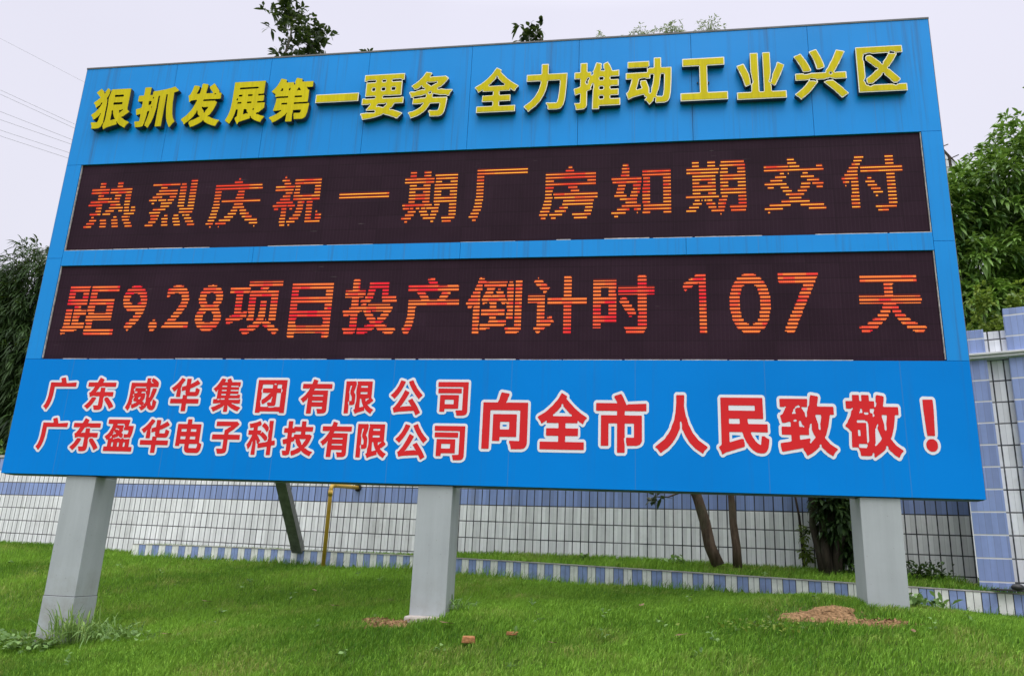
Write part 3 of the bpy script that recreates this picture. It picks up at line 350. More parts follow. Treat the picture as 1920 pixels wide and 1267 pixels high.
'电': ([[220,21,228,30,234,41,238,75,215,85,215,204,213,207,135,207,133,209,133,237,131,239,99,239,96,237,96,209,94,207,19,207,17,204,17,62,19,60,51,60,53,62,53,73,55,75,94,75,96,73,96,44,100,33,108,23,115,19,131,16,201,16,210,17],[202,73,201,57,196,48,135,48,133,51,133,73,135,75,200,75],[53,109,53,123,55,125,94,125,96,123,96,109,94,106,55,106],[133,109,133,123,135,125,176,125,178,123,178,109,176,106,135,106],[53,158,53,172,55,174,94,174,96,172,96,158,94,156,55,156],[133,158,133,172,135,174,176,174,178,172,178,158,176,156,135,156]],
 [[230,8,242,20,249,36,254,57,255,75,252,84,246,90,232,94,232,204,228,214,223,219,213,222,150,222,149,242,141,252,131,255,99,255,89,252,83,247,80,237,80,222,19,222,9,219,3,214,0,204,0,62,3,53,9,47,19,44,51,44,61,47,67,53,69,59,80,59,81,39,84,27,91,17,101,8,123,1,201,0,215,2]]),
'子': ([[74,16,107,16,124,19,134,22,141,28,145,39,145,111,147,113,237,113,239,115,239,144,237,147,147,147,145,149,145,159,148,162,155,164,159,169,163,170,184,184,205,202,207,202,224,219,222,224,219,224,205,237,41,236,39,234,39,206,41,204,142,205,147,207,152,206,153,208,156,206,154,200,152,201,150,199,143,197,132,188,111,177,111,149,109,147,18,147,16,144,16,115,18,113,109,113,111,111,111,53,109,50,64,50,62,48]],
 [[236,232,214,251,203,255,193,253,41,253,31,250,26,244,23,234,23,206,26,196,31,190,41,187,99,188,95,177,95,163,18,163,8,160,3,154,0,144,1,109,3,105,13,97,95,96,95,67,59,66,54,63,47,54,47,39,54,26,60,9,65,3,74,0,107,0,134,4,146,11,156,22,161,39,161,96,237,96,247,100,252,105,255,115,255,144,252,154,247,160,237,163,182,163,216,189,236,209,239,219]]),
'科': ([[209,239,180,239,178,237,178,207,182,192,185,189,185,182,182,179,182,175,178,167,178,141,181,130,183,129,183,121,181,120,180,112,178,110,178,104,176,102,165,101,164,98,152,98,133,95,116,92,115,90,111,92,111,95,120,106,120,110,108,124,105,131,101,134,101,136,92,144,94,149,102,145,111,145,114,141,125,135,139,122,141,122,154,108,165,108,174,116,174,133,156,149,132,166,129,166,119,155,117,158,117,161,121,164,121,173,119,175,91,175,89,177,89,199,93,202,103,204,115,210,116,221,113,223,107,233,103,237,100,237,77,228,37,219,25,218,20,215,26,199,27,192,29,190,36,190,54,193,56,191,56,177,54,175,21,175,19,173,19,147,21,145,48,146,50,144,50,140,34,107,24,91,15,82,15,79,22,69,28,53,32,50,50,75,57,101,59,103,62,101,57,35,57,18,59,16,87,16,89,18,87,83,86,100,84,105,84,110,86,112,91,107,95,90,103,86,105,64,108,59,176,70,178,68,178,18,180,16,209,16,211,18,211,75,214,78,238,81,240,86,237,106,234,112,215,108,211,110,211,237],[166,164,177,177,177,193,175,198,158,214,139,226,123,211,121,203,135,192,137,192,141,187,143,187,163,164]],
 [[218,252,209,255,175,254,166,247,162,228,151,237,140,242,134,240,124,234,112,250,100,253,61,239,20,232,13,229,8,224,5,211,13,188,7,182,4,173,5,142,12,133,21,130,28,130,28,128,12,101,3,91,0,79,4,67,11,58,16,44,22,37,32,34,43,39,42,18,45,8,50,3,59,0,92,1,96,3,103,12,103,45,110,44,160,53,163,53,164,12,171,3,180,0,209,0,218,3,223,8,226,18,226,64,238,65,247,68,254,78,255,86,251,111,248,119,239,126,233,128,226,125,226,237,223,247]]),
'技': ([[49,240,47,238,47,196,45,194,21,194,19,192,19,166,21,164,45,164,47,162,47,128,43,125,20,120,15,117,20,96,24,88,35,90,41,93,45,93,47,91,47,50,45,48,21,48,19,46,19,41,22,37,26,20,28,18,54,18,67,22,75,28,75,42,79,50,79,102,82,105,100,111,102,113,102,122,107,124,111,117,111,108,114,101,116,100,118,94,129,79,138,72,138,69,136,67,131,68,130,66,114,57,93,49,86,48,84,46,84,29,86,28,91,16,112,23,129,31,132,31,153,43,155,47,160,50,167,41,177,36,178,34,196,25,222,15,231,31,240,39,240,42,237,45,226,47,207,54,189,66,184,65,182,67,182,71,192,78,192,80,197,84,209,102,220,126,223,138,225,140,225,146,210,155,178,154,176,156,176,172,178,174,227,174,229,176,229,202,227,204,178,204,176,206,176,238,174,240,146,240,144,238,144,206,142,204,93,204,89,194,81,194,79,196,79,238,77,240],[183,124,179,114,169,101,169,99,165,96,165,91,159,87,156,90,156,96,143,115,140,124,142,126,146,124,177,124,181,126],[144,172,144,156,142,154,97,154,95,152,95,141,93,139,83,136,79,138,79,162,81,164,102,164,106,174,142,174]],
 [[231,3,236,8,243,22,252,30,255,39,254,47,246,57,222,65,206,73,221,93,232,116,239,135,239,152,232,161,236,162,241,167,244,176,244,202,241,211,236,216,227,219,191,219,190,243,188,247,179,254,146,255,137,252,130,243,129,219,94,219,93,243,91,247,82,254,49,255,40,252,35,247,32,238,32,209,21,209,12,206,7,201,4,192,4,166,7,157,16,150,32,148,31,137,8,131,3,126,0,117,1,109,10,81,19,74,32,74,32,63,16,62,12,60,5,51,5,36,8,32,14,11,19,6,28,3,54,3,69,6,77,10,82,4,94,1,128,12,145,20,155,28,160,29,169,22,201,6,221,0],[94,67,94,93,101,95,113,74]]),
}
LARGE_GLYPHS = {
'向': ([[15,12,48,12,51,14,51,167,53,169,201,169,203,167,203,47,201,45,155,46,152,44,152,39,158,30,162,14,164,12,214,13,224,15,233,19,238,26,242,36,242,199,240,201,136,201,132,199,130,204,132,205,138,216,138,219,145,231,145,236,143,238,106,243,102,239,93,212,86,201,15,201,13,199,13,14],[68,44,100,44,103,46,103,58,105,61,184,61,187,63,187,151,184,153,68,153,66,151,66,46],[103,94,103,120,105,122,148,122,150,120,150,94,148,91,105,91]],
 [[8,2,15,0,53,1,63,10,64,33,105,33,113,39,116,49,142,49,139,44,140,35,146,26,150,10,159,1,214,1,229,4,240,10,249,19,255,36,255,199,253,205,247,210,240,212,150,212,158,231,156,242,148,249,106,255,98,253,92,248,79,212,15,212,8,210,2,205,0,199,0,14,2,7],[116,103,116,110,137,110,137,103]]),
'全': ([[24,14,26,12,230,12,232,14,232,41,230,43,146,43,144,45,144,65,146,67,202,67,204,69,204,96,202,98,146,98,144,100,144,117,146,119,199,119,201,122,201,128,204,130,208,125,226,115,235,131,244,139,244,143,216,159,185,182,147,218,147,224,149,225,149,229,147,231,123,243,107,218,76,186,74,186,72,183,70,183,68,180,45,162,14,146,11,143,11,140,23,128,29,117,33,117,49,126,52,130,55,128,54,122,56,119,109,119,111,117,111,100,109,98,55,98,53,96,53,69,55,67,109,67,111,65,111,45,109,43,26,43,24,41],[174,150,172,147,85,147,83,153,87,156,90,156,100,166,102,166,123,188,123,195,128,199,132,194,132,188,161,160,169,155,172,155]],
 [[15,8,20,2,26,0,230,0,236,2,241,8,243,14,242,45,236,53,230,55,202,55,208,57,213,62,215,69,214,100,208,108,203,110,209,112,210,110,224,103,232,105,237,111,244,125,246,125,253,132,255,139,253,150,245,157,214,174,181,200,160,222,160,233,153,241,128,254,123,255,117,253,106,239,98,225,70,196,39,172,8,156,1,147,0,140,2,133,14,122,18,113,23,108,33,105,47,113,52,110,43,100,42,69,44,62,49,57,55,55,26,55,20,53,15,47,13,41,13,14],[144,160,112,161,128,178]]),
'市': ([[12,204,12,177,14,175,107,175,109,172,109,160,107,158,37,158,35,156,35,40,37,38,68,38,70,40,70,124,72,126,107,126,109,124,109,14,111,12,142,12,144,14,144,42,140,68,144,71,144,124,146,126,184,126,186,124,186,73,184,71,152,71,150,69,150,54,153,41,156,39,199,40,212,44,218,51,222,58,222,156,219,158,146,158,144,160,144,172,146,175,241,175,243,177,243,203,241,205,160,202,153,199,150,202,150,205,133,237,128,243,125,243,98,235,96,233,97,227,109,210,107,204,104,206,14,206]],
 [[253,210,247,215,241,217,159,213,140,247,134,253,128,255,92,244,86,239,84,233,85,225,90,218,14,218,8,216,2,211,0,204,1,172,10,164,26,163,23,156,23,40,25,34,30,29,37,26,68,26,75,29,80,34,82,40,82,114,97,114,97,14,99,7,105,2,111,0,146,1,155,10,156,28,199,29,218,35,228,44,233,58,233,156,230,163,245,164,254,172,255,203],[156,83,156,114,174,114,174,83]]),
'人': ([[110,243,108,241,108,212,104,174,97,141,85,116,83,108,69,86,66,84,66,82,62,80,62,78,59,76,59,74,52,66,14,39,11,37,11,33,20,28,33,12,36,12,47,20,67,32,91,55,91,58,95,61,109,82,123,110,123,131,124,136,128,138,132,129,132,110,135,101,137,100,149,77,155,70,164,55,190,31,223,12,230,23,244,35,244,39,205,64,180,92,165,121,163,122,153,154,151,156,145,184,143,198,145,241,143,243]],
 [[110,255,104,253,98,245,94,179,86,145,75,121,73,112,46,76,41,74,2,44,0,37,1,29,7,21,14,18,27,2,33,0,41,1,73,22,100,49,116,70,128,94,139,70,155,49,180,25,218,1,227,1,235,9,239,17,253,29,255,35,254,44,248,51,218,69,206,79,206,81,189,98,175,127,173,128,161,161,156,184,154,198,156,241,154,248,149,253,143,255]]),
'民': ([[27,243,25,241,25,54,23,50,12,42,14,36,23,23,25,14,29,12,30,14,42,20,128,44,131,47,130,63,128,66,128,72,124,76,116,76,64,62,62,64,62,100,64,103,120,103,124,97,128,84,140,61,147,54,149,49,165,33,185,22,204,19,216,20,226,24,232,31,238,43,241,57,243,76,228,83,222,88,211,88,209,86,205,55,201,53,190,59,178,70,176,75,170,81,161,98,161,102,164,104,236,103,238,105,238,134,236,136,152,136,149,140,148,147,148,155,150,157,218,157,220,159,220,241,218,243],[112,138,109,136,64,136,62,138,62,155,64,157,108,157,111,155],[62,192,62,209,64,211,181,211,183,209,183,192,181,190,64,190]],
 [[20,253,15,247,12,241,12,56,10,56,2,49,0,42,1,34,8,25,15,8,23,1,34,1,46,9,132,33,140,41,158,23,181,11,205,7,220,9,232,14,243,24,248,35,254,57,255,76,253,83,247,88,239,91,248,98,250,105,249,138,240,147,226,148,230,152,232,159,232,241,230,247,225,253,218,255,27,255],[195,71,188,76,179,91,197,91],[114,89,112,86,74,76,74,91]]),
'致': ([[224,13,232,26,244,37,244,40,216,57,195,80,195,84,200,90,212,125,221,166,223,168,236,168,238,170,238,197,236,199,173,199,171,201,171,208,174,216,177,236,172,239,146,243,142,233,138,204,132,197,132,191,127,178,127,163,124,158,122,158,119,163,118,175,106,191,106,195,108,197,127,196,129,198,132,222,130,228,17,228,15,226,15,198,17,196,33,196,37,199,41,197,41,194,37,192,35,186,24,168,14,163,21,137,23,135,32,135,52,140,57,137,57,123,55,121,20,121,18,119,18,92,20,90,55,90,57,88,57,67,50,64,14,59,11,57,11,48,15,28,20,26,102,41,104,39,104,35,112,25,117,15,121,12,122,14,137,21,157,35,171,47,171,54,176,57,179,54,179,46,192,34,194,34,198,28,210,20],[142,134,144,132,143,111,149,95,156,84,156,81,135,59,132,61,132,66,135,71,135,76,133,78,94,72,92,75,92,88,94,90,129,90,131,92,131,114,134,118,137,132],[176,109,171,114,171,131,161,163,163,168,183,168,185,166,185,158,179,132,180,114],[94,144,98,144,100,142,102,134,104,133,104,129,113,123,111,118,106,121,94,121,92,123,91,141],[69,142,69,145,75,149,80,149,83,146,81,141,71,140],[100,199,98,194,87,194,79,189,78,178,81,175,79,170,69,171,67,169,65,171,65,174,70,180,71,187,79,193,79,196,82,199,94,204]],
 [[10,237,5,232,3,226,3,198,5,192,10,187,21,184,15,175,9,174,4,169,2,163,3,154,7,147,10,133,14,130,8,125,6,119,6,92,8,86,16,80,46,79,46,76,12,70,7,68,2,63,0,48,5,22,10,17,20,15,96,28,103,19,107,8,113,2,121,0,149,15,175,36,185,24,204,10,210,8,219,2,224,1,230,3,235,8,241,20,253,30,255,37,254,44,247,52,234,58,223,66,210,79,208,84,213,93,223,121,230,156,240,157,249,166,250,197,248,204,243,209,236,211,183,211,188,231,186,242,181,248,176,250,148,255,139,253,134,248,132,238,17,239]]),
'敬': ([[225,13,236,30,244,36,244,40,218,56,204,71,204,73,197,80,197,83,203,93,213,122,220,154,221,166,224,169,236,169,238,171,238,197,236,199,178,199,176,201,176,205,180,219,182,237,176,240,155,243,151,243,148,238,146,216,149,214,149,210,147,203,142,197,139,199,140,218,138,220,121,220,119,222,119,241,117,243,89,243,87,241,87,222,85,220,80,220,78,222,78,241,76,243,50,243,48,241,48,222,46,220,21,220,19,218,19,193,21,191,40,191,45,195,48,193,48,189,41,183,36,165,28,151,26,150,21,139,11,129,13,123,21,119,36,105,33,56,33,51,35,48,58,48,65,35,67,19,69,17,105,17,112,19,115,22,116,27,120,30,123,26,122,16,126,12,162,35,174,46,174,53,179,56,183,52,183,44,193,34,195,34,207,22],[62,59,64,61,95,61,98,59,98,54,93,46,64,47,62,50],[147,136,149,134,149,128,145,123,145,117,160,81,148,67,146,67,140,60,130,53,128,58,132,65,135,117,140,121,140,126],[100,64,97,66,99,137,97,139,62,139,60,144,64,149,95,149,98,145,103,145,105,143,105,138,108,135,106,73],[64,90,62,92,62,111,64,113,70,113,72,111,72,92,70,90],[179,110,174,115,174,135,167,160,167,166,169,169,186,169,188,166,187,155,183,140,183,116],[132,161,129,163,129,173,119,177,119,189,121,191,135,192,137,190,137,185,133,177,133,173,137,170,137,165],[93,176,95,178,111,178,113,173,108,169,99,169,93,173],[85,191,87,189,87,177,85,175,78,176,75,173,73,178,78,182,78,189,80,191]],
 [[10,224,8,218,9,189,15,181,28,178,16,152,2,135,0,129,1,121,7,114,15,110,24,101,21,56,23,44,30,38,52,37,56,27,57,15,63,7,69,5,91,4,105,5,114,8,119,2,126,0,150,13,178,35,187,24,189,24,201,13,219,2,225,1,231,3,237,9,241,18,253,30,255,36,253,46,248,52,240,55,225,65,210,81,224,118,232,157,242,159,248,166,249,197,247,203,242,209,236,211,189,211,193,230,191,243,184,250,155,255,147,254,140,248,137,232,130,232,129,246,121,254,89,255,82,252,76,255,50,255,44,253,39,248,37,232,17,231]]),
'！': ([[201,25,212,34,212,48,201,57,178,64,151,68,104,68,73,63,50,54,42,47,42,35,58,24,85,16,108,14,147,14,170,16],[77,82,178,82,185,85,205,193,205,239,197,241,58,241,50,239,50,197,66,98,70,85]],
 [[58,255,35,252,15,246,8,239,23,98,31,80,46,72,12,59,0,47,0,35,15,20,50,8,108,0,147,0,205,8,236,18,255,34,255,48,247,57,236,64,209,72,224,80,232,95,247,193,247,239,240,246,212,254]]),
}
# character, centre x, centre z, width, height on the board
RAISED_TEXT = [('狠', -4.405, 4.375, 0.524, 0.569),
('抓', -3.815, 4.359, 0.534, 0.563),
('发', -3.221, 4.357, 0.492, 0.587),
('展', -2.66, 4.357, 0.483, 0.571),
('第', -2.112, 4.365, 0.505, 0.584),
('一', -1.548, 4.36, 0.521, 0.11),
('要', -0.998, 4.347, 0.498, 0.586),
('务', -0.436, 4.343, 0.506, 0.594),
('全', 0.32, 4.361, 0.496, 0.57),
('力', 0.875, 4.358, 0.477, 0.595),
('推', 1.438, 4.348, 0.51, 0.588),
('动', 1.997, 4.367, 0.492, 0.583),
('工', 2.579, 4.361, 0.495, 0.521),
('业', 3.171, 4.367, 0.506, 0.562),
('兴', 3.773, 4.353, 0.533, 0.599),
('区', 4.377, 4.375, 0.474, 0.541)]
SMALL_TEXT = [('广', -4.396, 0.877, 0.352, 0.362),
('东', -3.904, 0.878, 0.346, 0.359),
('威', -3.411, 0.877, 0.359, 0.361),
('华', -2.912, 0.879, 0.332, 0.364),
('集', -2.429, 0.878, 0.33, 0.363),
('团', -1.931, 0.867, 0.323, 0.352),
('有', -1.436, 0.871, 0.332, 0.362),
('限', -0.963, 0.865, 0.314, 0.345),
('公', -0.463, 0.87, 0.334, 0.364),
('司', 0.02, 0.861, 0.316, 0.344),
('广', -4.398, 0.432, 0.335, 0.355),
('东', -3.994, 0.43, 0.332, 0.358),
('盈', -3.599, 0.428, 0.337, 0.339),
('华', -3.187, 0.43, 0.327, 0.359),
('电', -2.789, 0.435, 0.298, 0.354),
('子', -2.378, 0.426, 0.31, 0.337),
('科', -1.983, 0.431, 0.311, 0.356),
('技', -1.581, 0.429, 0.335, 0.359),
('有', -1.175, 0.428, 0.322, 0.362),
('限', -0.792, 0.419, 0.316, 0.348),
('公', -0.381, 0.421, 0.328, 0.356),
('司', 0.011, 0.413, 0.313, 0.34)]
LARGE_TEXT = [('向', 0.566, 0.647, 0.454, 0.569),
('全', 1.134, 0.649, 0.484, 0.562),
('市', 1.709, 0.637, 0.487, 0.576),
('人', 2.278, 0.637, 0.487, 0.564),
('民', 2.858, 0.625, 0.463, 0.547),
('致', 3.443, 0.642, 0.506, 0.576),
('敬', 4.022, 0.643, 0.489, 0.584),
('！', 4.516, 0.656, 0.098, 0.481)]
# lit rows: character, left edge, rows of (row number, start, end, start, end ...)
LED_UPPER = [
('热',-4.546,[[7,0,10,21,29,37,45,54,63],[8,3,13,21,29,36,44,52,61],[9,6,15,20,28,35,43,49,58],[10,8,11,37,41,48,56,57,58],[11,5,19,22,32,50,63],[12,12,19,25,36,42,47,49,56,58,64],[13,12,19,29,47,49,55,58,63],[14,1,19,30,43,48,55],[15,3,41,48,55],[16,12,27,28,30,34,41,48,55],[17,12,19,34,42,48,55],[18,2,25,27,55],[19,2,25,27,55],[20,12,19,35,42],[21,12,19,35,42]]),
('烈',-3.762,[[7,0,10,21,29,37,45,54,63],[8,4,13,21,28,35,44,51,61],[9,6,15,20,28,34,42,49,58],[10,5,16,23,27,35,41,46,49,50,55],[11,3,17,41,58],[12,7,23,41,59],[13,16,27,38,46,51,59],[14,4,7,16,30,38,46,51,59],[15,0,10,12,22,24,32,38,46,51,59],[16,4,16,26,34,38,46,51,59],[17,8,35,38,46,51,59],[18,11,35,38,46,51,59],[19,13,21,38,46,51,59],[20,2,37,39,45,51,59],[21,51,59]]),
('庆',-3.002,[[6,5,7,16,17,60,61],[7,0,9,12,25,54,64],[8,2,10,16,30,48,63],[9,3,12,22,33,44,56],[10,4,12,26,36,41,52],[11,5,13,29,37,40,48],[12,5,14,31,45],[13,6,14,32,43],[14,6,13,16,64],[15,6,14,33,43],[16,6,14,34,43],[17,6,14,35,43],[18,6,65],[19,6,64],[20,29,39],[21,34,36]]),
('祝',-2.212,[[6,11,17,21,23],[7,10,17,19,29,41,59],[8,10,17,22,33,41,48,53,60],[9,11,17,26,35,41,48,53,60],[10,11,17,28,36,41,48,53,55],[11,2,7,11,17,21,24,29,37,41,48],[12,0,17,18,27,30,37,41,48],[13,4,24,30,38,41,48],[14,8,20,24,56],[15,11,20,24,56],[16,14,22,24,31,49,56],[17,1,23,25,31,49,56],[18,1,24,25,31,49,56],[19,11,19,24,56],[20,8,17,24,56],[21,11,13]]),
('一',-1.431,[[14,0,59],[15,0,59]]),
('期',-0.689,[[6,4,7,34,37,47,57],[7,0,11,25,39,46,61],[8,4,14,22,31,33,40,54,62],[9,7,16,20,29,34,42,54,62],[10,1,8,9,13,16,20,22,27,28,42,54,62],[11,0,34,37,43,54,62],[12,7,14,23,31,36,62],[13,7,31,36,62],[14,7,31,36,44,54,62],[15,7,14,23,31,36,44,54,62],[16,7,31,36,62],[17,7,15,23,31,36,62],[18,1,35,37,44,54,62],[19,1,35,37,62],[20,7,14,23,31,36,62],[21,7,14,23,31]]),
('厂',0.068,[[6,4,8],[7,0,10],[8,2,11],[9,4,13],[10,5,14],[11,6,14],[12,6,15],[13,7,15],[14,7,15],[15,7,15],[16,7,15],[17,7,15],[18,7,15],[19,7,15],[20,7,64],[21,7,64]]),
('房',0.826,[[6,3,8,14,19,39,53],[7,1,10,12,26,37,57],[8,2,12,18,30,50,58],[9,4,13,23,32,51,59],[10,5,14,26,59],[11,6,14,27,60],[12,7,15,17,64],[13,7,14,16,64],[14,7,15,35,44],[15,7,16,32,42],[16,7,62],[17,7,16,53,62],[18,7,62],[19,7,62],[20,29,38],[21,32,36]]),
('如',1.602,[[6,3,7],[7,0,15,27,28,33,41,55,63],[8,6,19,24,31,34,63],[9,11,31,34,63],[10,15,27,33,41,55,63],[11,9,27,33,41,55,63],[12,3,16,20,28,33,41,55,63],[13,5,13,21,30,33,41,55,63],[14,6,14,23,31,33,41,55,63],[15,7,15,23,31,34,41,55,63],[16,1,32,34,41,55,63],[17,0,32,34,41,55,63],[18,10,19,33,63],[19,11,19,33,63],[20,11,19],[21,12,18]]),
('期',2.374,[[6,35,36],[7,0,10,26,39,46,61],[8,3,13,23,31,33,40,45,62],[9,7,16,21,30,33,41,54,62],[10,9,14,16,17,19,21,22,27,34,42,54,62],[11,0,34,37,43,54,62],[12,7,15,23,31,36,62],[13,7,31,36,62],[14,7,31,36,44,54,62],[15,7,14,23,31,36,44,54,62],[16,7,31,36,62],[17,7,31,36,62],[18,1,34,36,44,54,62],[19,1,35,37,44,54,62],[20,7,14,23,31,36,62],[21,7,14,23,31,37,61]]),
('交',3.15,[[6,4,6],[7,1,19,45,62],[8,6,27,37,60],[9,18,46],[10,26,38],[11,23,41],[12,20,29,35,44],[13,5,11,18,26,38,47,54,60],[14,2,24,39,48,50,61],[15,8,20,45,57],[16,13,24,39,52],[17,18,22,26,27,41,46],[18,2,62],[19,2,27,28,38,55,61],[20,26,35],[21,26,33]]),
('付',3.918,[[6,34,44],[7,9,17,32,52],[8,9,17,45,53],[9,9,17,45,53],[10,9,17,33,35,45,53],[11,10,17,31,40,45,53],[12,10,17,29,38,45,53],[13,4,5,10,17,26,35,45,53],[14,2,8,10,17,24,33,45,53],[15,1,17,26,30,45,53],[16,4,17,45,53],[17,7,17,20,61],[18,9,18,20,61],[19,12,20,45,53],[20,14,22,45,53],[21,15,24,45,53]]),
]
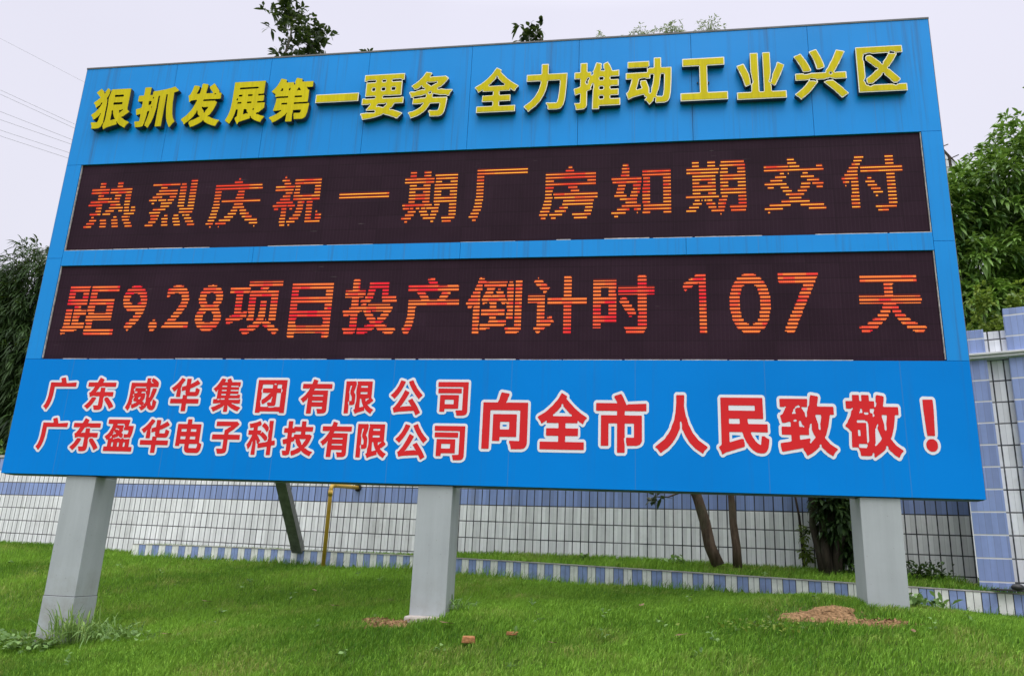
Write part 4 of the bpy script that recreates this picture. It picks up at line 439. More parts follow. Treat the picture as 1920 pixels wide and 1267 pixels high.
LED_LOWER = [
('距',-4.578,[[14,2,3,31,67],[15,1,7,30,67],[16,1,18,30,67],[17,0,21,30,67],[18,2,29,31,39],[19,3,29,31,39],[20,3,11,13,29,32,39],[21,3,11,13,22,23,29,31,39],[22,3,11,13,21,30,39],[23,3,11,13,21,30,62],[24,3,11,13,21,30,62],[25,3,11,13,22,30,62],[26,3,11,13,29,32,62],[27,3,11,13,29,32,39,54,62],[28,3,11,13,29,30,39,54,62],[29,3,11,13,22,30,39,54,62],[30,13,21,30,39,54,62],[31,13,21,30,39,54,62],[32,3,28,31,62],[33,3,28,31,62],[34,3,28,31,62],[35,3,28,31,62],[36,3,11,21,28,31,39],[37,3,11,21,28,31,39],[38,3,11,21,28,31,39],[39,3,11,21,28,31,39],[40,3,28,31,66],[41,3,28,31,66],[42,3,28,31,66],[43,3,29,31,66]]),
('9',-3.86,[[16,11,12],[17,10,13],[18,7,16],[19,7,17],[20,8,20],[21,9,21],[22,12,23],[23,13,24],[24,16,25],[25,16,26],[26,18,27],[27,18,28],[28,7,28],[29,6,29],[30,3,29],[31,2,30],[32,1,12,19,30],[33,1,10,21,30],[34,0,8,22,30],[35,0,8,22,30],[36,0,9,21,29],[37,0,9,20,29],[38,1,12,17,28],[39,2,28],[40,3,26],[41,4,25],[42,8,21],[43,10,19]]),
('.',-3.496,[[16,2,7],[17,2,8],[18,0,10],[19,0,10],[20,0,10],[21,1,9],[22,4,7]]),
('2',-3.34,[[18,0,32],[19,1,32],[20,3,32],[21,4,32],[22,6,16],[23,7,17],[24,10,19],[25,10,20],[26,12,22],[27,13,23],[28,15,24],[29,16,25],[30,17,27],[31,18,27],[32,19,28],[33,20,28],[34,20,29],[35,20,29],[36,1,4,19,28],[37,1,5,19,28],[38,1,10,15,27],[39,1,27],[40,1,25],[41,2,24],[42,7,20],[43,10,17]]),
('8',-2.951,[[16,10,21],[17,8,23],[18,4,27],[19,3,28],[20,2,29],[21,1,12,19,30],[22,0,9,22,31],[23,0,9,22,31],[24,0,9,22,31],[25,0,9,22,31],[26,1,11,20,30],[27,2,12,19,29],[28,3,28],[29,4,27],[30,5,26],[31,4,27],[32,2,12,19,29],[33,2,11,20,29],[34,1,10,22,30],[35,1,9,22,30],[36,2,10,22,30],[37,2,10,21,30],[38,2,14,18,29],[39,3,29],[40,5,27],[41,5,26],[42,10,21],[43,15,17]]),
('项',-2.586,[[14,22,28,57,61],[15,21,30,56,62],[16,18,35,52,64],[17,19,37,51,63],[18,27,40,47,59],[19,29,41,45,58],[20,1,6,33,43,44,54],[21,1,9,34,52],[22,0,17,25,33,36,45,47,48,51,59],[23,0,20,25,33,37,45,51,59],[24,4,24,26,33,38,46,51,59],[25,7,24,27,33,38,46,51,59],[26,9,24,26,33,38,46,51,59],[27,9,17,20,24,25,33,39,46,51,59],[28,9,17,25,33,39,46,51,59],[29,9,17,25,33,39,46,51,59],[30,9,17,25,33,39,46,51,59],[31,9,17,25,33,39,46,51,59],[32,9,17,25,33,39,46,51,59],[33,9,17,25,33,39,46,51,59],[34,9,17,25,33,51,59],[35,9,17,25,33,51,59],[36,9,17,25,59],[37,9,17,25,59],[38,1,24,25,59],[39,1,25,26,45,46,59],[40,1,25,37,46],[41,1,25,37,47],[42,23,63],[43,23,63],[44,23,63]]),
('目',-1.855,[[12,1,8,40,47],[13,0,8,40,48],[14,0,8,40,48],[15,0,48],[16,0,48],[17,0,48],[18,0,48],[19,0,9,39,48],[20,0,8,40,48],[21,0,8,40,48],[22,0,8,40,48],[23,0,9,39,48],[24,0,48],[25,0,48],[26,0,48],[27,0,48],[28,0,8,40,48],[29,0,8,40,48],[30,0,8,40,48],[31,0,8,40,48],[32,0,48],[33,0,48],[34,0,48],[35,0,48],[36,0,8,40,48],[37,0,8,40,48],[38,0,8,40,48],[39,0,8,40,48],[40,0,48],[41,0,48],[42,0,48],[43,0,48]]),
('投',-1.25,[[14,3,14,18,27,49,58],[15,3,16,18,30,47,59],[16,2,16,18,35,41,61],[17,1,17,18,37,40,60],[18,9,17,26,51],[19,9,17,29,49],[20,9,17,32,45],[21,9,17,31,47],[22,9,17,28,38,40,49],[23,9,17,28,37,40,50],[24,1,7,9,17,26,35,43,52],[25,1,17,25,34,44,52],[26,0,19,24,32,46,54],[27,0,22,23,32,33,55],[28,7,56],[29,9,56],[30,9,17,20,26,28,53],[31,9,17,22,26],[32,9,17,19,30,44,60],[33,9,17,20,31,44,60],[34,9,17,24,33,43,59],[35,1,22,24,33,43,59],[36,1,24,26,34,43,50],[37,1,24,27,34,43,50],[38,1,24,27,35,43,50],[39,9,17,27,35,43,50],[40,9,17,28,50],[41,9,17,28,50],[42,9,17,28,50],[43,9,17,28,50],[44,9,17],[45,10,16]]),
('产',-0.59,[[14,3,8],[15,2,9],[16,1,10],[17,1,11],[18,3,12],[19,4,12],[20,4,13],[21,5,13],[22,5,13],[23,6,14],[24,6,14],[25,6,14],[26,6,14],[27,6,14],[28,6,14],[29,6,15],[30,6,62],[31,6,62],[32,6,62],[33,20,29,38,47],[34,19,28,40,49],[35,18,27,41,50],[36,16,25,42,52],[37,15,24,43,52],[38,5,61],[39,5,61],[40,5,61],[41,5,39,48,60],[42,28,37],[43,27,37],[44,26,34],[45,29,34]]),
('倒',0.095,[[14,8,15,44,56],[15,8,15,44,58],[16,8,15,16,23,43,60],[17,8,14,16,27,43,60],[18,8,14,16,42,53,60],[19,8,15,16,44,53,60],[20,8,15,25,44,53,60],[21,8,15,26,44,53,60],[22,8,15,26,33,44,51,53,60],[23,8,15,26,33,44,51,53,60],[24,8,15,17,42,44,51,53,60],[25,8,15,17,42,44,51,53,60],[26,8,15,17,42,45,51,53,60],[27,8,15,17,42,45,51,53,60],[28,2,6,8,15,26,33,44,51,53,60],[29,2,7,9,15,26,33,44,51,53,60],[30,0,15,18,20,26,33,39,42,44,51,53,60],[31,0,15,18,23,25,33,38,51,53,60],[32,2,15,17,44,45,51,53,60],[33,3,15,17,43,45,51,53,60],[34,5,15,18,42,44,51,53,60],[35,5,15,19,27,28,42,44,51,53,60],[36,7,15,20,29,33,40,44,51,53,60],[37,7,15,21,29,32,40,44,51,53,60],[38,9,17,22,30,34,37,44,51,53,60],[39,9,17,22,31,44,51,53,60],[40,10,17,19,43,45,51,53,60],[41,11,17,19,43,45,51,53,60],[42,12,44,46,50,53,60],[43,12,21,53,60],[44,13,19],[45,14,16]]),
('计',0.748,[[14,10,13,38,46],[15,9,14,38,46],[16,7,18,38,46],[17,7,19,38,46],[18,10,24,38,46],[19,10,25,38,46],[20,10,28,38,46],[21,10,27,38,46],[22,10,18,21,26,38,46],[23,10,18,23,26,38,46],[24,10,18,38,46],[25,10,18,38,46],[26,10,18,38,46],[27,10,18,38,46],[28,10,18,38,46],[29,10,18,38,46],[30,10,18,21,62],[31,0,18,21,62],[32,0,18,21,62],[33,0,18,21,62],[34,0,18,38,46],[35,38,46],[36,16,19,38,46],[37,16,20,38,46],[38,13,22,38,46],[39,12,23,38,46],[40,9,20,38,46],[41,8,19,38,46],[42,6,16,38,46],[43,7,15,38,46],[44,10,11,38,46],[45,38,45]]),
('时',1.422,[[14,34,52],[15,34,53],[16,33,54],[17,0,8,32,55],[18,0,8,46,55],[19,0,8,46,55],[20,0,24,46,55],[21,0,24,46,55],[22,0,24,46,55],[23,0,24,37,40,46,55],[24,0,8,16,24,36,44,47,55],[25,0,8,16,24,35,44,47,55],[26,0,8,16,24,33,43,46,55],[27,0,8,16,24,32,42,46,55],[28,0,8,16,24,31,40,46,55],[29,0,8,16,24,30,40,46,55],[30,0,24,28,37,46,55],[31,0,24,27,37,46,55],[32,0,24,28,35,46,55],[33,0,24,30,34,46,55],[34,0,8,16,24,46,55],[35,0,8,16,24,26,63],[36,0,8,16,23,26,63],[37,0,8,16,23,26,63],[38,0,8,16,24,26,63],[39,0,24,46,55],[40,0,24,46,55],[41,0,24,46,55],[42,0,24,46,55],[43,46,55],[44,46,55],[45,47,54]]),
('1',2.314,[[14,17,24],[15,17,24],[16,17,24],[17,17,24],[18,17,24],[19,17,24],[20,17,24],[21,17,24],[22,17,24],[23,17,24],[24,17,24],[25,17,24],[26,17,24],[27,17,24],[28,17,24],[29,17,24],[30,17,24],[31,17,24],[32,17,24],[33,17,24],[34,17,24],[35,17,24],[36,3,4,17,24],[37,2,5,17,24],[38,1,10,17,24],[39,1,11,17,24],[40,2,16,17,24],[41,4,24],[42,7,24],[43,9,24],[44,13,24],[45,14,24]]),
('0',2.776,[[14,12,28],[15,11,29],[16,7,33],[17,6,34],[18,5,18,22,35],[19,4,16,24,36],[20,3,13,27,37],[21,2,13,27,38],[22,2,11,29,38],[23,2,11,29,38],[24,1,11,29,39],[25,1,10,29,39],[26,0,10,30,40],[27,0,10,30,40],[28,0,10,30,40],[29,0,10,30,40],[30,0,10,30,40],[31,0,10,30,40],[32,0,10,30,40],[33,0,10,30,40],[34,1,11,29,39],[35,1,11,29,39],[36,2,12,28,38],[37,2,12,28,38],[38,3,13,27,37],[39,4,15,25,36],[40,5,35],[41,6,34],[42,8,32],[43,8,31],[44,13,27],[45,15,25]]),
('7',3.25,[[14,6,13],[15,4,14],[16,5,15],[17,5,16],[18,7,17],[19,7,17],[20,8,18],[21,9,19],[22,10,20],[23,10,21],[24,12,22],[25,12,22],[26,14,23],[27,14,24],[28,15,25],[29,16,26],[30,17,27],[31,18,27],[32,19,29],[33,19,29],[34,20,31],[35,21,31],[36,22,32],[37,23,33],[38,24,34],[39,24,34],[40,1,36],[41,0,36],[42,0,37],[43,0,38],[44,0,39],[45,0,39]]),
('天',3.98,[[14,2,10,51,59],[15,2,12,49,60],[16,0,17,44,62],[17,2,18,44,61],[18,8,21,40,54],[19,9,22,39,52],[20,13,25,37,48],[21,15,26,36,47],[22,18,28,34,44],[23,18,28,34,43],[24,21,30,32,40],[25,21,30,32,40],[26,23,38],[27,23,38],[28,24,36],[29,2,59],[30,2,60],[31,2,60],[32,2,59],[33,26,34],[34,26,34],[35,26,34],[36,26,34],[37,26,34],[38,26,34],[39,26,35],[40,4,57],[41,4,57],[42,4,57],[43,4,57]]),
]
SPRIGS = [(0.85, 0.32), (1.0, -0.35), (0.86, -0.87), (1.59, -0.86), (1.56, -0.25), (0.93, -1.49), (-1.52, 2.89), (-1.94, 3.29), (-2.08, 1.35), (-3.26, 2.71), (-4.31, 2.74), (-6.1, 4.1), (-2.6, 0.78), (-2.33, 0.13), (-7.23, 3.69), (-8.23, 4.36), (-3.67, 0.45), (-2.95, -1.07), (-0.54, -0.23), (-1.12, -0.19), (2.44, -1.02), (2.29, -1.44), (2.64, -0.71), (2.34, 0.45), (3.43, 0.06), (3.39, 2.48), (0.27, -1.04), (-0.48, -1.17), (-3.29, 2.54), (-5.16, 3.7), (4.53, -0.34), (4.09, -0.85), (2.06, -0.51)]
BRICKS = [(0.49, -0.89), (0.83, -0.77)]

# ------------------------------------------------------------------ materials
def tile_mat(name, white=(0.86, 0.87, 0.88), blue=(0.27, 0.36, 0.66), bands=(), all_blue=False, pair=0.1246,
             joint=(0.035, 0.037, 0.042), white_rows=False, jw=0.0078):
    t = NT(name)
    x, y, z = t.xyz()
    fu = t.math('FRACT', t.math('DIVIDE', x, pair))
    du = t.math('MULTIPLY', t.math('MINIMUM', fu, t.math('SUBTRACT', 1.0, fu)), pair)
    dm = t.math('MULTIPLY', t.math('ABSOLUTE', t.math('SUBTRACT', fu, 0.5)), pair)
    fw = t.math('FRACT', t.math('DIVIDE', z, 0.25))
    dw = t.math('MULTIPLY', t.math('MINIMUM', fw, t.math('SUBTRACT', 1.0, fw)), 0.25)
    row = t.math('FLOOR', t.math('DIVIDE', z, 0.25))
    tile = t.math('FLOOR', t.math('DIVIDE', x, pair / 2))
    rnd = t.white(t.vec(tile, row, 0.0))
    patch = t.noise(0.55, 4, 0.6)
    fine = t.noise(14, 3, 0.6)
    drip = t.noise(1.0, 5, 0.65, stretch=(5.0, 5.0, 0.35))
    isb = 1.0 if all_blue else 0.0
    for k in bands:
        isb = t.math('MAXIMUM', isb, t.math('COMPARE', row, float(k), 0.1))
    col = t.mix(isb, white, blue)
    v = t.math('MULTIPLY', t.range(rnd, 0, 1, 0.82, 1.07), t.range(patch, 0.3, 0.7, 0.90, 1.08))
    v = t.math('MULTIPLY', v, t.range(drip, 0.35, 0.75, 1.06, 0.84))
    v = t.math('MULTIPLY', v, t.range(fine, 0.3, 0.7, 0.97, 1.03))
    col = t.mix(1.0, col, t.vec(v, v, v), 'MULTIPLY')
    grime = t.math('MULTIPLY', t.range(t.noise(1.7, 5, 0.7, stretch=(1.0, 1.0, 0.5)), 0.52, 0.72), t.range(t.noise(9, 4, 0.7), 0.35, 0.65), clamp=True)
    col = t.mix(t.math('MULTIPLY', grime, 0.45), col, (0.30, 0.28, 0.25))
    jn = t.range(t.noise(2.3, 4, 0.7), 0.3, 0.72, 1.2, 0.65)
    def line(d, w, soft=0.0012):
        return t.math('SUBTRACT', 1.0, t.range(d, w - soft, w + soft), clamp=True)
    hard = t.math('MAXIMUM', line(du, jw) if not all_blue else 0.0, line(dw, jw)) if not white_rows else line(dw, 0.008)
    hard = t.math('MULTIPLY', hard, jn, clamp=True)
    thin = t.math('MULTIPLY', t.math('MAXIMUM', line(dm, 0.0014, 0.0012), line(du, 0.0014, 0.0012)), 0.55)
    col = t.mix(thin, col, (0.12, 0.13, 0.16))
    col = t.mix(hard, col, (0.62, 0.63, 0.64) if white_rows else joint)
    t.bump(t.math('SUBTRACT', 1.0, t.math('MAXIMUM', hard, thin)), 0.5, 0.004)
    rough = t.range(hard, 0, 1, 0.30, 0.85)
    return t.done(col, rough, 0, 0.45)

def blue_paint(name, base, streak=0.3, rough=0.36, spec=0.2):
    t = NT(name)
    x, y, z = t.xyz()
    s1 = t.noise(1.0, 6, 0.7, stretch=(9.0, 1.0, 0.25))
    s2 = t.noise(1.0, 4, 0.6, stretch=(30.0, 1.0, 0.7))
    big = t.noise(0.5, 3, 0.5)
    m = t.math('MULTIPLY', t.range(s1, 0.5, 0.72), t.range(s2, 0.4, 0.65), clamp=True)
    # rain streaks run down from the top edge of each sheet and fade with the distance from it
    col = t.mix(t.math('MULTIPLY', m, streak), base, (0.05, 0.055, 0.06))
    v = t.range(big, 0.3, 0.7, 0.93, 1.07)
    col = t.mix(1.0, col, t.vec(v, v, v), 'MULTIPLY')
    fold = t.math('LESS_THAN', t.math('ABSOLUTE', t.math('SUBTRACT', t.math('FRACT', t.math('DIVIDE', x, 1.23)), 0.5)), 0.004)
    col = t.mix(t.math('MULTIPLY', fold, 0.22), col, (0.10, 0.16, 0.26))
    t.bump(t.math('ADD', t.noise(1.6, 2, 0.4), t.noise(1.0, 2, 0.5, stretch=(1.6, 1.0, 0.25))), 0.16, 0.04)
    return t.done(col, t.range(t.noise(3, 3), 0.3, 0.7, rough - 0.05, rough + 0.08), 0, spec)

def leaf_mat(name, dark, light, back=None, rough=0.42, trans=0.25, spec=0.3, straw=None):
    t = NT(name)
    tint = t.attr('tint')
    n = t.noise(0.8, 3)
    f = t.math('ADD', tint, t.range(n, 0.3, 0.7, -0.18, 0.18), clamp=True)
    col = t.mix(f, dark, light)
    if straw:
        dry = t.math('MULTIPLY', t.range(t.noise(1.1, 4, 0.65), 0.50, 0.70), t.range(t.math('FRACT', t.math('MULTIPLY', tint, 37.0)), 0.45, 0.6), clamp=True)
        col = t.mix(t.math('MULTIPLY', dry, 0.8), col, straw)
    t.done(col, rough, 0, spec)
    tr = t.n.new('ShaderNodeBsdfTranslucent')
    t.put(tr.inputs[0], t.mix(0.5, col, (0.20, 0.30, 0.03)))
    mx = t.n.new('ShaderNodeMixShader'); mx.inputs[0].default_value = trans
    out = t.n['Material Output']
    t.l.new(t.bsdf.outputs[0], mx.inputs[1]); t.l.new(tr.outputs[0], mx.inputs[2]); t.l.new(mx.outputs[0], out.inputs[0])
    return t.mat

def bark_mat(name, a, b):
    t = NT(name)
    n = t.noise(1.0, 6, 0.7, stretch=(22, 22, 5))
    g = t.noise(3.0, 4, 0.6)
    col = t.mix(t.range(n, 0.35, 0.68), a, b)
    col = t.mix(t.math('MULTIPLY', t.range(g, 0.5, 0.7), 0.5), col, (0.10, 0.12, 0.07))
    t.bump(n, 0.6, 0.012)
    return t.done(col, 0.9, 0, 0.2)

def led_panel_mat():
    t = NT('led_screen_black')
    x, y, z = t.xyz()
    fx = t.math('FRACT', t.math('DIVIDE', x, 0.0394))
    rib = t.math('LESS_THAN', fx, 0.22)
    mx = t.math('FRACT', t.math('DIVIDE', x, 0.32)); mz = t.math('FRACT', t.math('DIVIDE', z, 0.16))
    seam = t.math('MAXIMUM', t.math('LESS_THAN', mx, 0.012), t.math('LESS_THAN', mz, 0.04))
    mod = t.white(t.vec(t.math('FLOOR', t.math('DIVIDE', x, 0.32)), t.math('FLOOR', t.math('DIVIDE', z, 0.16)), 0.0))
    v = t.math('MULTIPLY', t.range(mod, 0, 1, 0.92, 1.08), t.range(t.noise(2.0, 4), 0.3, 0.7, 0.85, 1.15))
    col = t.mix(t.math('MULTIPLY', rib, 0.35), (0.026, 0.012, 0.021), (0.040, 0.021, 0.033))
    col = t.mix(t.math('MULTIPLY', seam, 0.55), col, (0.012, 0.008, 0.010))
    col = t.mix(1.0, col, t.vec(v, v, v), 'MULTIPLY')
    dust = t.noise(1.0, 2, 0.5, stretch=(3.2, 1.0, 90.0))
    d2 = t.noise(0.9, 2, 0.5, stretch=(1.0, 1.0, 2.0))
    dm = t.math('MULTIPLY', t.range(dust, 0.74, 0.80), t.range(d2, 0.52, 0.62), clamp=True)
    col = t.mix(t.math('MULTIPLY', dm, 0.8), col, (0.30, 0.27, 0.26))
    spot = t.noise(3.3, 1, 0.3, stretch=(1.3, 1.0, 0.8))
    col = t.mix(t.math('MULTIPLY', t.range(spot, 0.83, 0.87), 0.6), col, (0.25, 0.22, 0.23))
    return t.done(col, 0.65, 0, 0.07)

def led_lit_mat(name, hot, red, gain, seed):
    t = NT(name)
    x, y, z = t.xyz()
    n1 = t.noise(1.4, 2, 0.5, vec=None, stretch=(1.0, 1.0, 1.6))
    n2 = t.white(t.vec(t.math('FLOOR', t.math('DIVIDE', z, 0.0394)), t.math('FLOOR', t.math('DIVIDE', x, 0.11)), float(seed)))
    f = t.math('ADD', t.range(n1, 0.48, 0.68), t.range(n2, 0.62, 1.0, 0.0, 0.75), clamp=True)
    col = t.mix(f, hot, red)
    # single lamps along the row
    dots = t.range(t.math('ABSOLUTE', t.math('SUBTRACT', t.math('FRACT', t.math('DIVIDE', x, 0.0197)), 0.5)), 0.0, 0.5, 1.12, 0.82)
    t.bsdf.inputs['Base Color'].default_value = (0.02, 0.012, 0.012, 1)
    t.put(t.bsdf.inputs['Emission Color'], col)
    t.put(t.bsdf.inputs['Emission Strength'], t.math('MULTIPLY', dots, gain))
    t.bsdf.inputs['Roughness'].default_value = 0.6
    t.bsdf.inputs['Specular IOR Level'].default_value = 0.06
    return t.mat

def led_dim_mat(name, col, gain):
    t = NT(name)
    n = t.noise(1.5, 2)
    t.bsdf.inputs['Base Color'].default_value = (0.02, 0.012, 0.012, 1)
    t.bsdf.inputs['Emission Color'].default_value = (*col, 1)
    t.put(t.bsdf.inputs['Emission Strength'], t.range(n, 0.3, 0.7, gain * 0.8, gain * 1.2))
    t.bsdf.inputs['Specular IOR Level'].default_value = 0.06
    return t.mat

M = {}
M['tile_main'] = tile_mat('wall_tile_white_with_blue_bands', bands=(-1, 1))
M['tile_plain'] = tile_mat('wall_tile_white')
M['tile_blue'] = tile_mat('wall_tile_blue', all_blue=True, white_rows=True)
M['kerb_white'] = simple('kerb_tile_white', (0.80, 0.81, 0.77), 0.35, 0.14, 9)
M['kerb_blue'] = simple('kerb_tile_blue', (0.25, 0.33, 0.60), 0.35, 0.16, 9)
M['mortar'] = simple('dark_mortar', (0.06, 0.06, 0.062), 0.9, 0.3, 20)
M['cap'] = simple('weathered_cement_cap', (0.42, 0.41, 0.38), 0.85, 0.3, 7, bump=0.3)
M['ledge'] = simple('white_ledge', (0.62, 0.63, 0.63), 0.5, 0.12, 5)
M['blue_sheet'] = blue_paint('blue_painted_sheet', (0.006, 0.255, 0.70), 0.6, 0.34, 0.16)
M['blue_vinyl'] = blue_paint('blue_vinyl_print', (0.0, 0.205, 0.66), 0.16, 0.38, 0.06)
M['cabinet'] = simple('blue_grey_cabinet', (0.03, 0.10, 0.24), 0.5, 0.2, 4)
M['dark_gap'] = simple('dark_gap', (0.02, 0.025, 0.035), 0.8, 0.1)
M['sealant'] = simple('pale_sealant', (0.42, 0.40, 0.38), 0.8, 0.35, 18)
def post_mat():
    t = NT('grey_painted_steel')
    streak = t.noise(1.0, 5, 0.7, stretch=(9, 9, 0.5)); blot = t.noise(2.2, 5, 0.65); spk = t.noise(42, 2, 0.5)
    z = t.xyz()[2]
    v = t.math('MULTIPLY', t.range(streak, 0.35, 0.7, 1.03, 0.91), t.range(blot, 0.3, 0.7, 0.94, 1.06))
    col = t.mix(1.0, (0.365, 0.395, 0.41), t.vec(v, v, v), 'MULTIPLY')
    mud = t.math('MULTIPLY', t.range(z, -0.55, 0.45, 1.0, 0.0), t.range(t.noise(6, 5, 0.7), 0.42, 0.7), clamp=True)
    col = t.mix(t.math('MULTIPLY', mud, 0.7), col, (0.20, 0.17, 0.12))
    col = t.mix(t.math('MULTIPLY', t.range(spk, 0.70, 0.76), 0.5), col, (0.16, 0.14, 0.12))
    t.bump(blot, 0.06, 0.01)
    return t.done(col, t.range(blot, 0.3, 0.7, 0.42, 0.6), 0, 0.4)
M['post'] = post_mat()
M['post_seam'] = simple('dark_steel_seam', (0.10, 0.105, 0.11), 0.6, 0.2)
M['brace'] = simple('weathered_steel', (0.15, 0.155, 0.15), 0.65, 0.35, 9)
M['concrete'] = simple('rough_concrete', (0.40, 0.36, 0.32), 0.95, 0.3, 14, bump=0.6)
def yellow_mat():
    t = NT('yellow_acrylic_face')
    s = t.noise(1.0, 5, 0.7, stretch=(40, 1, 3)); n = t.noise(1.2, 4, 0.6)
    v = t.math('MULTIPLY', t.range(s, 0.35, 0.75, 1.06, 0.80), t.range(n, 0.3, 0.7, 0.90, 1.08))
    return t.done(t.mix(1.0, (0.60, 0.50, 0.0), t.vec(v, v, v), 'MULTIPLY'), 0.5, 0, 0.12)
M['yellow'] = yellow_mat()
M['rim_white'] = simple('white_letter_edge', (0.78, 0.77, 0.66), 0.45, 0.05)
M['rim_worn'] = simple('worn_yellow_edge', (0.40, 0.33, 0.02), 0.6, 0.35, 25)
M['return'] = simple('shaded_letter_side', (0.035, 0.040, 0.055), 0.5, 0.2)  # near-black navy: the shade on the letter sides is put into the colour
M['red'] = simple('red_vinyl', (0.63, 0.018, 0.022), 0.5, 0.06, 2, spec=0.15)
M['white'] = simple('white_vinyl', (0.72, 0.73, 0.78), 0.42, 0.04, 2)
M['led'] = led_panel_mat()
M['lit_a'] = led_lit_mat('lit_orange_diodes', (1.0, 0.39, 0.035), (0.90, 0.05, 0.015), 1.5, 3)
M['lit_b'] = led_lit_mat('lit_red_orange_diodes', (1.0, 0.22, 0.04), (0.90, 0.014, 0.03), 1.08, 7)
M['dim_a'] = led_dim_mat('afterglow_dark_red', (0.13, 0.007, 0.003), 1.0)
M['dim_b'] = led_dim_mat('afterglow_red', (0.085, 0.003, 0.003), 1.0)
M['pipe'] = simple('yellow_gas_paint', (0.50, 0.31, 0.03), 0.5, 0.25, 8)
M['hole'] = simple('dark_wall_hole', (0.025, 0.022, 0.02), 0.95, 0.2)
M['bark'] = bark_mat('brown_bark', (0.06, 0.04, 0.028), (0.15, 0.105, 0.075))
M['bark_dark'] = bark_mat('dark_bark', (0.022, 0.018, 0.014), (0.075, 0.058, 0.045))
M['bark_grey'] = bark_mat('grey_bark', (0.07, 0.062, 0.05), (0.17, 0.15, 0.125))
M['leaf_glossy'] = leaf_mat('glossy_dark_leaf', (0.018, 0.036, 0.014), (0.055, 0.085, 0.03), rough=0.3, trans=0.12)
M['leaf_mango'] = leaf_mat('lance_leaf_green', (0.042, 0.100, 0.026), (0.215, 0.380, 0.065), rough=0.36, trans=0.25)
M['leaf_dark'] = leaf_mat('drooping_dark_leaf', (0.007, 0.018, 0.007), (0.055, 0.105, 0.030), rough=0.5, trans=0.12, spec=0.15)
M['leaf_pale'] = leaf_mat('feathery_pale_leaf', (0.16, 0.20, 0.11), (0.30, 0.34, 0.20), rough=0.6, trans=0.35)
M['leaf_vine'] = leaf_mat('yellow_green_leaf', (0.07, 0.13, 0.02), (0.26, 0.34, 0.05), rough=0.5, trans=0.35)
M['leaf_weed'] = leaf_mat('weed_leaf', (0.07, 0.15, 0.03), (0.24, 0.40, 0.12), rough=0.5, trans=0.3)
M['grass'] = leaf_mat('lawn_blade', (0.050, 0.160, 0.012), (0.300, 0.540, 0.065), rough=0.6, trans=0.35, spec=0.15, straw=(0.46, 0.42, 0.15))
M['straw'] = leaf_mat('dry_blade', (0.14, 0.20, 0.05), (0.42, 0.44, 0.17), rough=0.7, trans=0.3)
M['tall'] = leaf_mat('tall_grass_blade', (0.09, 0.20, 0.04), (0.34, 0.48, 0.15), rough=0.6, trans=0.35, spec=0.15)
M['soil'] = simple('orange_brown_soil', (0.235, 0.145, 0.075), 1.0, 0.6, 34, spec=0.05, bump=1.0)
M['brick'] = simple('orange_brick', (0.33, 0.16, 0.07), 0.95, 0.4, 40, spec=0.1, bump=0.6)
M['dead_leaf'] = simple('dead_leaf_brown', (0.16, 0.10, 0.045), 0.8, 0.3, 30)
M['black'] = simple('black_plastic', (0.02, 0.02, 0.02), 0.5, 0.2)
M['panel_white'] = simple('white_metal_cladding', (0.66, 0.69, 0.72), 0.5, 0.08, 1.2)
M['wire'] = simple('power_cable', (0.25, 0.25, 0.28), 0.6, 0.05)
M['stem'] = simple('green_stem', (0.09, 0.13, 0.04), 0.7, 0.2)

def ground_mat():
    t = NT('lawn_soil_and_moss')
    n = t.noise(0.9, 5, 0.6); n2 = t.noise(14, 4, 0.7)
    col = t.mix(t.range(n2, 0.35, 0.65), (0.035, 0.070, 0.012), (0.085, 0.135, 0.025))
    col = t.mix(t.math('MULTIPLY', t.range(n, 0.56, 0.70), 0.6), col, (0.12, 0.10, 0.045))
    t.bump(n2, 0.7, 0.03)
    return t.done(col, 0.95, 0, 0.1)
M['ground'] = ground_mat()

# ------------------------------------------------------------------ terrain
KE = np.array(KERB_EDGES)
def kerb_y(x):
    return np.interp(x, KE[:, 0], KE[:, 1])
def kerb_z(x):
    return np.interp(x, KE[:, 0], KE[:, 2])
WA, WB = 4.63630865, -0.21780996          # tiled wall: Y = WA + WB * X
def wall_y(x):
    return WA + WB * np.asarray(x)

CP = np.array([(-4.0, 0.03, .615), (-0.1, 0.03, 1.05), (4.04, 0.03, 1.325),
    (-6.9, 5.5, 1.40), (-5.2, 5.1, 1.41), (-4, 4.8, 1.41), (-1.9, 4.15, 1.40), (-0.57, 3.7, 1.375), (0.94, 3.2, 1.335), (2.2, 2.8, 1.315), (3.1, 2.5, 1.300),
    (4.0, 2.2, 1.275), (4.9, 1.93, 1.25), (5.6, 1.73, 1.215), (-10.8, 6.9, 1.54), (-9.0, 6.5, 1.54), (-7.6, 6.2, 1.46),
    (-3.3, -1.4, .50), (-6.5, -0.6, .45), (0.6, -1.5, .80), (4.5, -1.2, 1.10), (8, -0.8, 1.10), (-1.6, -1.0, .74), (-8, 2.5, .92), (-12, 3, 1.0),
    (-4, -4.5, .02), (1.8, -4.2, .22), (7, -4.2, .35), (-10, -4, .02), (12, -3, .4), (9, 1.5, 1.15), (13, 2, 1.15), (-14, 6.9, 1.55), (-15, 0, .5)])
def tps_fit(P):
    n = len(P); d = np.hypot(P[:, None, 0] - P[None, :, 0], P[:, None, 1] - P[None, :, 1])
    K = np.where(d > 0, d * d * np.log(d + 1e-12), 0) + np.eye(n) * 0.02
    Q = np.c_[np.ones(n), P[:, :2]]
    A = np.block([[K, Q], [Q.T, np.zeros((3, 3))]])
    return np.linalg.solve(A, np.r_[P[:, 2], 0, 0, 0])
TPW = tps_fit(CP)
def smooth(a, b, x):
    t = np.clip((x - a) / (b - a), 0, 1); return t * t * (3 - 2 * t)
